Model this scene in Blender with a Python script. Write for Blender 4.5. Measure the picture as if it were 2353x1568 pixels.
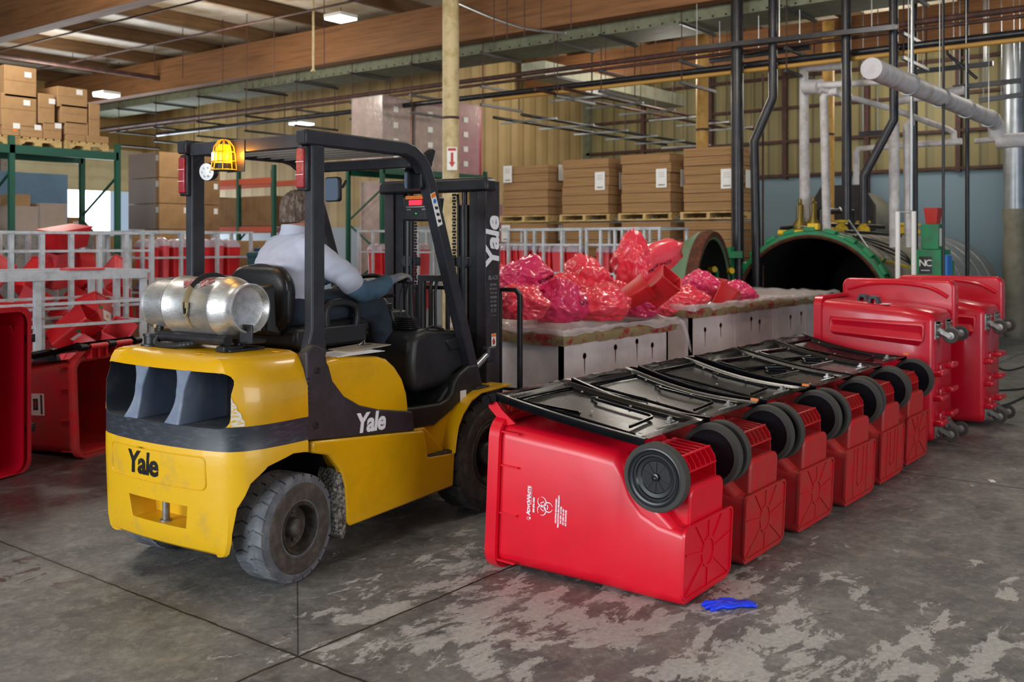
import bpy, bmesh, math, random
from mathutils import Matrix, Vector, Euler
random.seed(7)
PI = math.pi
for _o in list(bpy.data.objects): bpy.data.objects.remove(_o)
SC = bpy.context.scene
COL = SC.collection
# ---------------------------------------------------------------- camera, world, lights
# world axes: x runs along the row of bins, y across it (towards the left of the photo)
FPX, CAMH, CXP, HYP = 2288.0, 1.65, 1176.5, 560.0
_n = math.hypot(.79, .613); CS, CC = .79/_n, .613/_n
YAW = math.atan2(CC, CS)
cam = bpy.data.cameras.new('camera'); camo = bpy.data.objects.new('camera', cam); COL.objects.link(camo)
camo.location = (0, 0, CAMH); camo.rotation_euler = (PI/2, 0, YAW - PI/2)
cam.sensor_width = 36; cam.lens = 36*FPX/2353; cam.shift_y = -(784-HYP)/2353
cam.clip_end = 200; cam.dof.use_dof = True; cam.dof.focus_distance = 5.2; cam.dof.aperture_fstop = 3.0
SC.camera = camo
def W(X, Y, z=0.): return Vector((CC*X+CS*Y, -CS*X+CC*Y, z))          # metres right / ahead of the viewer -> world
def G(px, py, z=0.):
    Y = FPX*(CAMH-z)/(py-HYP); return W((px-CXP)*Y/FPX, Y, z)
def D(px, py, Y): return W((px-CXP)*Y/FPX, Y, CAMH-(py-HYP)*Y/FPX)
wd = bpy.data.worlds.new('world'); SC.world = wd; wd.use_nodes = True
wd.node_tree.nodes['Background'].inputs[0].default_value = (.62, .78, 1, 1)
wd.node_tree.nodes['Background'].inputs[1].default_value = 0.55
SC.view_settings.view_transform = 'Standard'; SC.view_settings.look = 'None'
SC.view_settings.exposure = 0.0; SC.view_settings.gamma = 1.0; SC.view_settings.use_curve_mapping = False
def area(name, loc, aim, sx, sy, power, color=(1, 1, 1)):
    l = bpy.data.lights.new(name, 'AREA'); l.shape = 'RECTANGLE'; l.size = sx; l.size_y = sy; l.energy = power; l.color = color
    o = bpy.data.objects.new(name, l); COL.objects.link(o); o.location = loc
    o.rotation_euler = (Vector(aim)-Vector(loc)).to_track_quat('-Z', 'Y').to_euler(); return o
# assumed daylight from behind the viewer, added side and roof fills
area('assumed_daylight_rear', (-7, 4.5, 2.4), (5, 3.5, .8), 7, 3.8, 950, (.92, .96, 1))  # assumed light source out of view, no door is built there
area('side_fill_light', (3.5, -7.5, 2.6), (6, 4, .8), 6, 3.6, 400, (1, .97, .93))  # added fill light out of view, brightens the tubs and side faces
area('dock_daylight_far', (13.6, 23.6, 1.6), (9, 10, .5), 3, 3, 420, (.8, .9, 1))
FILLS = [(2.5, 6.5), (6.5, 2.5), (8.5, 8), (15.3, 8.3), (15.4, 2.5), (18, 5.5), (10.2, 14), (9.8, 19), (5.5, 12), (17, 11.2), (9.5, 4.5)]  # spots of added fill lights that lift the ceiling, no fixtures there
def fill_point(x, y, z, e, col=(1, .93, .82)):
    l = bpy.data.lights.new('roof_fill_light', 'POINT'); l.energy = e; l.color = col; l.shadow_soft_size = .35
    o = bpy.data.objects.new('roof_fill_light', l); COL.objects.link(o); o.location = (x, y, z)
for i, (x, y) in enumerate(FILLS): fill_point(x, y, 4.55, 95 if i < 3 else (110 if x > 15 else 155))
# ---------------------------------------------------------------- helpers
def lin(h):
    h = h.lstrip('#'); v = [int(h[i:i+2], 16)/255 for i in (0, 2, 4)]
    return tuple((c/12.92 if c <= .04045 else ((c+.055)/1.055)**2.4) for c in v)+(1,)
def mat(name, col, rough=.5, metal=0., col2=None, scale=6., lo=.45, hi=.65, bump=0., bscale=40., spec=None, emit=None, estr=0., alpha=None, trans=None, stretch=(1, 1, 1), coat=0, rvar=0, detail=6):
    m = bpy.data.materials.new(name); m.use_nodes = True; nt = m.node_tree; N = nt.nodes; L = nt.links; b = N['Principled BSDF']
    c1 = lin(col) if isinstance(col, str) else col
    b.inputs['Base Color'].default_value = c1; b.inputs['Roughness'].default_value = rough; b.inputs['Metallic'].default_value = metal
    if spec is not None: b.inputs['Specular IOR Level'].default_value = spec
    if coat: b.inputs['Coat Weight'].default_value = coat; b.inputs['Coat Roughness'].default_value = .08
    if emit: b.inputs['Emission Color'].default_value = lin(emit); b.inputs['Emission Strength'].default_value = estr
    if alpha is not None: b.inputs['Alpha'].default_value = alpha
    if trans is not None: b.inputs['Transmission Weight'].default_value = trans
    if col2 or bump or rvar:
        tc = N.new('ShaderNodeTexCoord'); mp = N.new('ShaderNodeMapping'); mp.inputs['Scale'].default_value = stretch
        L.new(tc.outputs['Object'], mp.inputs['Vector'])
    if col2:
        n = N.new('ShaderNodeTexNoise'); n.inputs['Scale'].default_value = scale; n.inputs['Detail'].default_value = detail; n.inputs['Roughness'].default_value = .65
        L.new(mp.outputs[0], n.inputs['Vector'])
        r = N.new('ShaderNodeValToRGB'); r.color_ramp.elements[0].position = lo; r.color_ramp.elements[1].position = hi
        r.color_ramp.elements[0].color = c1; r.color_ramp.elements[1].color = lin(col2) if isinstance(col2, str) else col2
        L.new(n.outputs['Fac'], r.inputs[0]); L.new(r.outputs[0], b.inputs['Base Color'])
    if rvar:
        n = N.new('ShaderNodeTexNoise'); n.inputs['Scale'].default_value = scale*1.7; L.new(mp.outputs[0], n.inputs['Vector'])
        r = N.new('ShaderNodeMapRange'); r.inputs[3].default_value = max(.02, rough-rvar); r.inputs[4].default_value = rough+rvar
        L.new(n.outputs['Fac'], r.inputs[0]); L.new(r.outputs[0], b.inputs['Roughness'])
    if bump:
        n = N.new('ShaderNodeTexNoise'); n.inputs['Scale'].default_value = bscale; L.new(mp.outputs[0], n.inputs['Vector'])
        bp = N.new('ShaderNodeBump'); bp.inputs['Strength'].default_value = bump; bp.inputs['Distance'].default_value = .01
        L.new(n.outputs['Fac'], bp.inputs['Height']); L.new(bp.outputs[0], b.inputs['Normal'])
    return m
def basis(d):
    d = Vector(d).normalized(); u = Vector((0, 0, 1)) if abs(d.z) < .9 else Vector((1, 0, 0))
    a = d.cross(u).normalized(); return a, a.cross(d).normalized(), d
class M:
    """collects shapes that belong to ONE part"""
    def __init__(s): s.v = []; s.f = []; s.m = []; s.T = Matrix.Identity(4); s.mi = 0
    def add(s, vs, fs):
        k = len(s.v); s.v += [s.T @ Vector(p) for p in vs]; s.f += [[i+k for i in f] for f in fs]; s.m += [s.mi]*len(fs); return s
    def box(s, x0, y0, z0, x1, y1, z1):
        return s.add([(x0, y0, z0), (x1, y0, z0), (x1, y1, z0), (x0, y1, z0), (x0, y0, z1), (x1, y0, z1), (x1, y1, z1), (x0, y1, z1)],
                     [(0, 3, 2, 1), (4, 5, 6, 7), (0, 1, 5, 4), (1, 2, 6, 5), (2, 3, 7, 6), (3, 0, 4, 7)])
    def cbox(s, c, sz): return s.box(c[0]-sz[0]/2, c[1]-sz[1]/2, c[2]-sz[2]/2, c[0]+sz[0]/2, c[1]+sz[1]/2, c[2]+sz[2]/2)
    def loft(s, rings, cap=True, close=False):
        n = len(rings[0]); vs = [p for r in rings for p in r]; fs = []; R = len(rings)
        for i in range(R if close else R-1):
            for j in range(n):
                a = i*n+j; b = i*n+(j+1) % n; c = ((i+1) % R)*n; fs.append((a, b, c+(j+1) % n, c+j))
        if cap and not close: fs.append(tuple(range(n-1, -1, -1))); fs.append(tuple((R-1)*n+j for j in range(n)))
        return s.add(vs, fs)
    def tube(s, pts, r, n=10, cap=True, close=False, sq=None):
        pts = [Vector(p) for p in pts]; R = []; k = len(pts); prev = None
        for i, p in enumerate(pts):
            if close: d = (pts[(i+1) % k]-pts[i-1])
            else: d = pts[min(i+1, k-1)]-pts[max(i-1, 0)]
            if i not in (0, k-1) or close:
                d = (pts[(i+1) % k]-p).normalized()+(p-pts[i-1]).normalized()
            if d.length < 1e-9: d = Vector((0, 0, 1))
            if prev is None: a, b, d = basis(d)
            else:
                d = d.normalized(); a = prev-d*prev.dot(d); a = a.normalized(); b = a.cross(d).normalized()
            prev = a; rr = r[i] if isinstance(r, (list, tuple)) else r
            if sq: R.append([p+a*u*sq[0]/2+b*w*sq[1]/2 for u, w in ((-1, -1), (1, -1), (1, 1), (-1, 1))])
            else: R.append([p+a*rr*math.cos(2*PI*j/n)+b*rr*math.sin(2*PI*j/n) for j in range(n)])
        R = [r_[::-1] for r_ in R]
        return s.loft(R, cap, close)
    def bar(s, p, q, w, h): return s.tube([p, q], 0, sq=(w, h))
    def lathe(s, prof, c=(0, 0, 0), ax=(0, 0, 1), n=32, cap=True):
        a, b, d = basis(ax); c = Vector(c)
        R = [[c+d*h+a*r*math.cos(2*PI*j/n)+b*r*math.sin(2*PI*j/n) for j in range(n)] for r, h in prof]
        R = [r_[::-1] for r_ in R]
        return s.loft(R, cap)
    def cyl(s, c, ax, r, h, n=24): return s.lathe([(r, 0), (r, h)], c, ax, n)
    def prism(s, poly, ax, lo, hi):
        def P(u, w, t): return {'x': (t, u, w), 'y': (u, t, w), 'z': (u, w, t)}[ax]
        n = len(poly); vs = [P(u, w, lo) for u, w in poly]+[P(u, w, hi) for u, w in poly]
        fs = [tuple(range(n)), tuple(range(2*n-1, n-1, -1))]+[(j, n+j, n+(j+1) % n, (j+1) % n) for j in range(n)]
        return s.add(vs, fs)
    def quad(s, a, b, c, d): return s.add([a, b, c, d], [(0, 1, 2, 3)])
    def sphere(s, c, r, n=16, sc=(1, 1, 1)):
        c = Vector(c); k = n//2
        R = [[c+Vector((r*sc[0]*math.sin(PI*i/k)*math.cos(2*PI*j/n), r*sc[1]*math.sin(PI*i/k)*math.sin(2*PI*j/n), -r*sc[2]*math.cos(PI*i/k))) for j in range(n)] for i in range(k+1)]
        R[0] = [x+Vector((0, 0, 0)) for x in R[0]]
        return s.loft([[p for p in r_] for r_ in R], False)
    def text(s, body, size, mtx, ext=.001, bold=0., shear=0., align='CENTER', warp=None, space=1.0):
        cu = bpy.data.curves.new('t', 'FONT'); cu.body = body; cu.size = size; cu.extrude = ext; cu.offset = bold; cu.shear = shear
        cu.align_x = align; cu.align_y = 'CENTER'; cu.space_character = space; cu.resolution_u = 3
        o = bpy.data.objects.new('t', cu); COL.objects.link(o)
        dg = bpy.context.evaluated_depsgraph_get(); me = bpy.data.meshes.new_from_object(o.evaluated_get(dg))
        vs = [mtx @ v.co for v in me.vertices]; fs = [tuple(p.vertices) for p in me.polygons]
        if warp: vs = [Vector(warp(v)) for v in vs]
        bpy.data.objects.remove(o); bpy.data.curves.remove(cu); bpy.data.meshes.remove(me)
        return s.add(vs, fs)
    def build(s, name, m, parent=None, bevel=0., seg=2, smooth=True, ang=38, loc=None, fix=True):
        me = bpy.data.meshes.new(name)
        vs = s.v if loc is None else [p-Vector(loc) for p in s.v]
        me.from_pydata([tuple(p) for p in vs], [], s.f); ms = m if isinstance(m, (list, tuple)) else [m]
        for k in ms: me.materials.append(k)
        for p, i in zip(me.polygons, s.m): p.material_index = min(i, len(ms)-1) if ms else i
        if fix:
            bm = bmesh.new(); bm.from_mesh(me); bmesh.ops.remove_doubles(bm, verts=bm.verts, dist=1e-6)
            bmesh.ops.recalc_face_normals(bm, faces=bm.faces); bm.to_mesh(me); bm.free()
        if smooth:
            me.polygons.foreach_set('use_smooth', [True]*len(me.polygons)); me.set_sharp_from_angle(angle=math.radians(ang))
        o = bpy.data.objects.new(name, me); COL.objects.link(o)
        if parent: o.parent = parent
        if loc is not None: o.location = loc
        if bevel:
            b = o.modifiers.new('b', 'BEVEL'); b.width = bevel; b.segments = seg; b.limit_method = 'ANGLE'; b.angle_limit = math.radians(40); b.harden_normals = False
        return o
def bake(o):
    bpy.context.view_layer.update(); dg = bpy.context.evaluated_depsgraph_get()
    me = bpy.data.meshes.new_from_object(o.evaluated_get(dg)); o.modifiers.clear(); old = o.data; o.data = me; bpy.data.meshes.remove(old); return o
def cut(o, cutters):
    for mb in cutters:
        c = mb.build('c', [], None, smooth=False)
        c.matrix_world = o.matrix_world
        md = o.modifiers.new('x', 'BOOLEAN'); md.operation = 'DIFFERENCE'; md.object = c; md.solver = 'EXACT'
        bake(o); me = c.data; bpy.data.objects.remove(c); bpy.data.meshes.remove(me)
    return o
def resmooth(o, ang=38):
    o.data.polygons.foreach_set('use_smooth', [True]*len(o.data.polygons)); o.data.set_sharp_from_angle(angle=math.radians(ang)); return o
def remesh(o, vox, it=4, fac=.5):
    r = o.modifiers.new('r', 'REMESH'); r.mode = 'VOXEL'; r.voxel_size = vox
    s = o.modifiers.new('s', 'SMOOTH'); s.iterations = it; s.factor = fac
    bake(o); o.data.polygons.foreach_set('use_smooth', [True]*len(o.data.polygons)); return o
def tag(o, label, cat, group=None, kind=None):
    o['label'] = label; o['category'] = cat
    if group: o['group'] = group
    if kind: o['kind'] = kind
    return o
def thing(name, label, cat, loc=(0, 0, 0), rot=(0, 0, 0), group=None):
    o = bpy.data.objects.new(name, None); COL.objects.link(o); o.empty_display_size = .1
    o.location = loc; o.rotation_euler = rot; return tag(o, label, cat, group)
def struct(name, mb, m, **k):
    o = mb.build(name, m, None, **k); o['kind'] = 'structure'; return o
def clone(o, parent=None, loc=None, rot=None, label=None, skip=()):
    c = o.copy(); COL.objects.link(c); c.parent = parent
    if loc is not None: c.location = loc
    if rot is not None: c.rotation_euler = rot
    if label: c['label'] = label
    for ch in list(o.children):
        if ch.name.split('.')[0] in skip: continue
        clone(ch, c)
    return c
def arc(cx, cy, r, a0, a1, n):
    return [(cx+r*math.cos(math.radians(a0+(a1-a0)*i/n)), cy+r*math.sin(math.radians(a0+(a1-a0)*i/n))) for i in range(n+1)]
def rrect(x0, y0, x1, y1, r, n=4):
    return arc(x1-r, y1-r, r, 0, 90, n)+arc(x0+r, y1-r, r, 90, 180, n)+arc(x0+r, y0+r, r, 180, 270, n)+arc(x1-r, y0+r, r, 270, 360, n)
def spline(pts, k=6):
    pts = [Vector(p) for p in pts]; out = []
    for i in range(len(pts)-1):
        p0 = pts[max(i-1, 0)]; p1 = pts[i]; p2 = pts[i+1]; p3 = pts[min(i+2, len(pts)-1)]
        for j in range(k):
            t = j/k; out.append(.5*((2*p1)+(p2-p0)*t+(2*p0-5*p1+4*p2-p3)*t*t+(3*p1-p0-3*p2+p3)*t**3))
    return out+[pts[-1]]
def frame3(o, x, y):                       # matrix whose local x,y axes are the given directions
    x = Vector(x).normalized(); z = x.cross(Vector(y)).normalized(); y = z.cross(x)
    return Matrix(((x.x, y.x, z.x, o[0]), (x.y, y.y, z.y, o[1]), (x.z, y.z, z.z, o[2]), (0, 0, 0, 1)))
# ---------------------------------------------------------------- materials
K = {}
K['yellow'] = mat('yellow_paint', '#dca600', .33, col2='#c09211', scale=2.2, lo=.5, hi=.8, coat=.4, rvar=.1)
K['yellow_worn'] = mat('worn_yellow_paint', '#e2b012', .42, col2='#b89a48', scale=5, lo=.56, hi=.80, coat=.15, bump=.1, bscale=25)
K['dkmetal'] = mat('dark_brown_panel', '#2b2628', .5, col2='#37313a', scale=9, bump=.05, bscale=200)
K['stripe'] = mat('dark_bumper_stripe', '#2c3038', .42, col2='#4a4f5c', scale=14, lo=.5, hi=.75, stretch=(1, 1, 5))
K['black'] = mat('black_steel', '#17171a', .42, col2='#26262a', scale=12)
K['guard'] = mat('black_guard_paint', '#23242a', .45, col2='#2e2f36', scale=7)
K['rubberseat'] = mat('black_vinyl', '#17181a', .38, bump=.08, bscale=120)
K['plastic'] = mat('black_plastic', '#1a1b1d', .45, col2='#25262a', scale=5, bump=.05, bscale=150)
K['tire'] = mat('dusty_tire_rubber', '#565a60', .85, col2='#74777b', scale=9, bump=.25, bscale=60)
K['tirefront'] = mat('dark_tire_rubber', '#2e2e2d', .8, col2='#4f4b43', scale=9, bump=.25, bscale=60)
K['sidewall'] = mat('brown_dusty_sidewall', '#3f3a35', .8, col2='#57504a', scale=14, bump=.2, bscale=70)
K['rim'] = mat('dirty_wheel_rim', '#2b2724', .6, .3, col2='#4b433b', scale=11, bump=.3, bscale=50)
K['hub'] = mat('grey_hub', '#4b4744', .55, .5, col2='#6a645c', scale=20)
K['alu'] = mat('scratched_aluminium', '#d3d3d2', .36, .8, col2='#a5a39c', scale=22, lo=.42, hi=.75, bump=.08, bscale=160, stretch=(1, .35, 1))
K['chrome'] = mat('bare_steel', '#b9bbbd', .25, .95)
K['steel'] = mat('dull_galvanised_steel', '#9b9a96', .45, .7, col2='#7b7974', scale=12)
K['brass'] = mat('brass_buckle', '#b5a27a', .4, .7)
K['strap'] = mat('black_strap', '#1c1b1d', .7)
K['hose'] = mat('black_hose', '#1b1b1d', .5)
K['lensred'] = mat('red_reflector', '#8d0f18', .22, col2='#b01822', scale=60, bump=.3, bscale=300, coat=.5)
K['amber'] = mat('amber_lamp', '#ff9a10', .3, emit='#ff8a08', estr=2.2)
K['amberhot'] = mat('amber_lamp_core', '#ffd060', .3, emit='#ffc850', estr=16)
K['cage'] = mat('yellow_wire', '#e2b31a', .4)
K['ledlens'] = mat('lamp_lens', '#dfe3e6', .15, coat=.6)
K['mirror'] = mat('mirror_glass', '#8c9298', .05, 1.)
K['labelw'] = mat('white_label', '#e6e6e2', .5)
K['logo_w'] = mat('white_lettering', '#e9e9ee', .45)
K['logo_k'] = mat('black_lettering', '#15161a', .45, col2='#e0b318', scale=26, lo=.62, hi=.66)
K['orange'] = mat('orange_label', '#e87a1c', .5)
K['blue'] = mat('blue_label', '#2c78c8', .5)
K['ledred'] = mat('red_display', '#ff2030', .4, emit='#ff1c2c', estr=3)
K['green_led'] = mat('green_light', '#20d060', .4, emit='#20e060', estr=2)
K['dust'] = mat('caked_grey_dirt', '#8c8882', .95, col2='#3a3734', scale=60, lo=.4, hi=.55, bump=.9, bscale=70)
K['grille'] = mat('grey_plastic_grille', '#3d434c', .5, col2='#6b6a64', scale=5, lo=.5, hi=.8)
K['vane'] = mat('grey_vane', '#68748a', .45, col2='#7d8795', scale=6)
K['paper'] = mat('paper', '#e8e8ea', .7)
K['card'] = mat('cardboard', '#a9855c', .85, col2='#9a7750', scale=4)
K['card2'] = mat('brown_cardboard', '#8b6a48', .85, col2='#7c5d3e', scale=4)
K['cardstack'] = mat('stacked_cardboard', '#a07c54', .9, col2='#86653f', scale=3, stretch=(.3, .3, 14))
K['pallet'] = mat('pallet_wood', '#c9ab74', .8, col2='#a98a55', scale=8)
K['red'] = mat('red_bin_plastic', '#e60a2a', .34, col2='#da0c28', scale=3, lo=.4, hi=.7, coat=.12, rvar=.08)
K['reddirty'] = mat('scuffed_red_plastic', '#c4141f', .5, col2='#a33a34', scale=7, lo=.38, hi=.7, rvar=.1)
K['redcart'] = mat('red_moulded_cart', '#c80a28', .3, col2='#ba0c28', scale=3, coat=.3)
K['lid'] = mat('black_lid_plastic', '#07090d', .27, col2='#0f1218', scale=5, spec=.2, rvar=.05)
K['binwheel'] = mat('black_wheel_plastic', '#11151b', .3)
K['bintread'] = mat('grey_wheel_rubber', '#3f3d3a', .8)
K['white'] = mat('white_print', '#f4e6ee', .5)
K['bluenitrile'] = mat('blue_nitrile', '#0b3bf0', .45, bump=.3, bscale=60)
K['contr'] = mat('red_sharps_plastic', '#cf1f26', .38, col2='#b81c24', scale=2)
K['contr2'] = mat('pale_red_sharps_plastic', '#d84a52', .4)
K['clear'] = mat('milky_lid_plastic', '#c9b6c4', .3, trans=.25)
K['cageal'] = mat('grey_aluminium_cage', '#cfd6dc', .4, .35, col2='#b3b8bc', scale=9)
K['tub'] = mat('dirty_white_panel', '#e6dcda', .45, .0, col2='#c9bebb', scale=2.5, lo=.4, hi=.7)
K['tubrim'] = mat('caked_rim', '#857450', .85, col2='#8c2028', scale=9, lo=.52, hi=.62, bump=.8, bscale=30)
K['tubhole'] = mat('rusty_drain_hole', '#3a1d18', .9)
K['stain'] = mat('brown_stain', '#5d2f28', .9)
K['bag'] = mat('red_waste_bag', '#ff4258', .28, col2='#f75466', scale=4, coat=.3, bump=.35, bscale=14, trans=.15)
K['bagp'] = mat('magenta_waste_bag', '#e8306e', .28, col2='#f0486a', scale=4, coat=.3, bump=.35, bscale=14, trans=.15)
K['liner'] = mat('clear_film', '#e4dcdc', .2, bump=.5, bscale=25, alpha=.42, coat=.3)
K['bagprint'] = mat('dark_bag_print', '#4a1020', .5)
K['green'] = mat('green_machine_paint', '#0f7f4c', .45, col2='#2f6a4a', scale=6)
K['greendoor'] = mat('dull_green_door', '#5a7a5e', .55, col2='#6b7a62', scale=3)
K['rust'] = mat('rusty_steel', '#4a2a1e', .8, .3, col2='#6a3a22', scale=10, bump=.4)
K['sooty'] = mat('black_vessel_lining', '#0b0a0a', .8)
K['insul'] = mat('grey_insulation_jacket', '#8a8778', .6, col2='#76715f', scale=3)
K['jacket'] = mat('aluminium_jacket', '#a9b0b6', .35, .7, col2='#8f969d', scale=2)
K['pipew'] = mat('white_pipe_lagging', '#c9c6c8', .6, col2='#a9a29c', scale=5)
K['pipek'] = mat('black_pipe', '#23242a', .35, .4, col2='#33302e', scale=6)
K['piper'] = mat('brown_rusty_pipe', '#3b2520', .7, col2='#55332a', scale=8)
K['pipey'] = mat('ochre_pipe', '#a9803a', .6)
K['galv'] = mat('galvanised_tube', '#9fa3a4', .35, .8)
K['duct'] = mat('green_grey_duct', '#6c705a', .7, col2='#5b5d48', scale=6)
K['column'] = mat('cream_column_paint', '#c9b78c', .6, col2='#b09a68', scale=7)
K['columny'] = mat('ochre_column_paint', '#c0954a', .6, col2='#a67c38', scale=7)
K['rackg'] = mat('dark_green_rack', '#12503f', .5)
K['racko'] = mat('orange_rack_beam', '#c4532a', .5)
K['wrap'] = mat('stretch_wrap_film', '#d8d2d0', .2, alpha=.35, bump=.6, bscale=14, coat=.5)
K['wrapbox'] = mat('wrapped_brown_box', '#8d6248', .4, col2='#b58c80', scale=5, coat=.6, bump=.3)
K['magenta'] = mat('magenta_box', '#a81a48', .4, col2='#b84a6a', scale=5, coat=.4)
K['bluebox'] = mat('navy_box', '#0f3a58', .5)
K['teal'] = mat('dark_teal_box', '#1d4850', .5)
K['lamp'] = mat('lamp_diffuser', '#ffffff', .4, emit='#f4fff8', estr=9)
K['skin'] = mat('skin', '#b07a62', .55)
K['hair'] = mat('greying_brown_hair', '#4d3d32', .85, col2='#857669', scale=60, bump=.6, bscale=160, stretch=(1, 1, .3))
K['shirt'] = mat('pale_grey_blue_shirt', '#b4b8c8', .85, col2='#9fa5b5', scale=3, bump=.25, bscale=9)
K['sleeve'] = mat('slate_blue_sleeve', '#3f5c70', .85, col2='#344e62', scale=4, bump=.3, bscale=14)
K['jeans'] = mat('dark_navy_trousers', '#26303f', .9, col2='#1e2733', scale=5, bump=.3, bscale=14)
K['glove'] = mat('grey_work_glove', '#8f8880', .9, col2='#5c6a86', scale=9, bump=.4, bscale=40)
K['boot'] = mat('dark_boot', '#201c1a', .7)
K['brassv'] = mat('bronze_valve', '#7d6a30', .45, .7)
K['redv'] = mat('red_enamel', '#b82c20', .45)
K['yel'] = mat('yellow_fitting', '#d8b41c', .5)
K['yardglow'] = mat('yard_daylight_glow', '#ffffff', .5, emit='#eaf3ff', estr=5.5)
K['rolldoor'] = mat('translucent_roll_door', '#c9c2a0', .6, col2='#bdb28c', scale=2)

# wall and floor materials -----------------------------------------------------
def corrugated(name, c1, c2, axis, pitch, c3=None, zsplit=None, c4=None):
    m = bpy.data.materials.new(name); m.use_nodes = True; nt = m.node_tree; N = nt.nodes; L = nt.links; b = N['Principled BSDF']
    tc = N.new('ShaderNodeTexCoord'); sp = N.new('ShaderNodeSeparateXYZ'); L.new(tc.outputs['Object'], sp.inputs[0])
    mu = N.new('ShaderNodeMath'); mu.operation = 'MULTIPLY'; mu.inputs[1].default_value = 1/pitch; L.new(sp.outputs[axis], mu.inputs[0])
    fr = N.new('ShaderNodeMath'); fr.operation = 'FRACT'; L.new(mu.outputs[0], fr.inputs[0])
    r = N.new('ShaderNodeValToRGB'); e = r.color_ramp.elements; e[0].position = 0; e[0].color = lin(c2); e[1].position = .12; e[1].color = lin(c1)
    x = e.new(.5); x.color = lin(c1); x = e.new(.56); x.color = lin(c3 or c1); x = e.new(.88); x.color = lin(c3 or c1); x = e.new(1.); x.color = lin(c2)
    L.new(fr.outputs[0], r.inputs[0])
    n = N.new('ShaderNodeTexNoise'); n.inputs['Scale'].default_value = .8; n.inputs['Detail'].default_value = 5; L.new(tc.outputs['Object'], n.inputs['Vector'])
    mx = N.new('ShaderNodeMix'); mx.data_type = 'RGBA'; mx.blend_type = 'MULTIPLY'; mx.inputs[0].default_value = .5
    r2 = N.new('ShaderNodeValToRGB'); r2.color_ramp.elements[0].position = .35; r2.color_ramp.elements[0].color = (.55, .5, .45, 1); r2.color_ramp.elements[1].position = .6; r2.color_ramp.elements[1].color = (1, 1, 1, 1)
    L.new(n.outputs['Fac'], r2.inputs[0]); L.new(r.outputs[0], mx.inputs[6]); L.new(r2.outputs[0], mx.inputs[7])
    out = mx.outputs[2]
    if zsplit is not None:
        gt = N.new('ShaderNodeMath'); gt.operation = 'LESS_THAN'; gt.inputs[1].default_value = zsplit; L.new(sp.outputs[2], gt.inputs[0])
        m2 = N.new('ShaderNodeMix'); m2.data_type = 'RGBA'; L.new(gt.outputs[0], m2.inputs[0]); L.new(out, m2.inputs[6]); m2.inputs[7].default_value = lin(c4); out = m2.outputs[2]
    L.new(out, b.inputs['Base Color']); b.inputs['Roughness'].default_value = .6
    return m
K['wally'] = corrugated('yellow_green_corrugated_wall', '#887e52', '#544e32', 1, .32, '#7b7450', 3.02, '#6f8794')
K['wallw'] = corrugated('warm_corrugated_wall', '#b39b6e', '#8c774c', 0, .45, '#a58e60')
K['wallb'] = corrugated('beige_corrugated_wall', '#b59a64', '#977d4a', 1, .5, '#a98e58', 2.0, '#9aa4ac')
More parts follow.
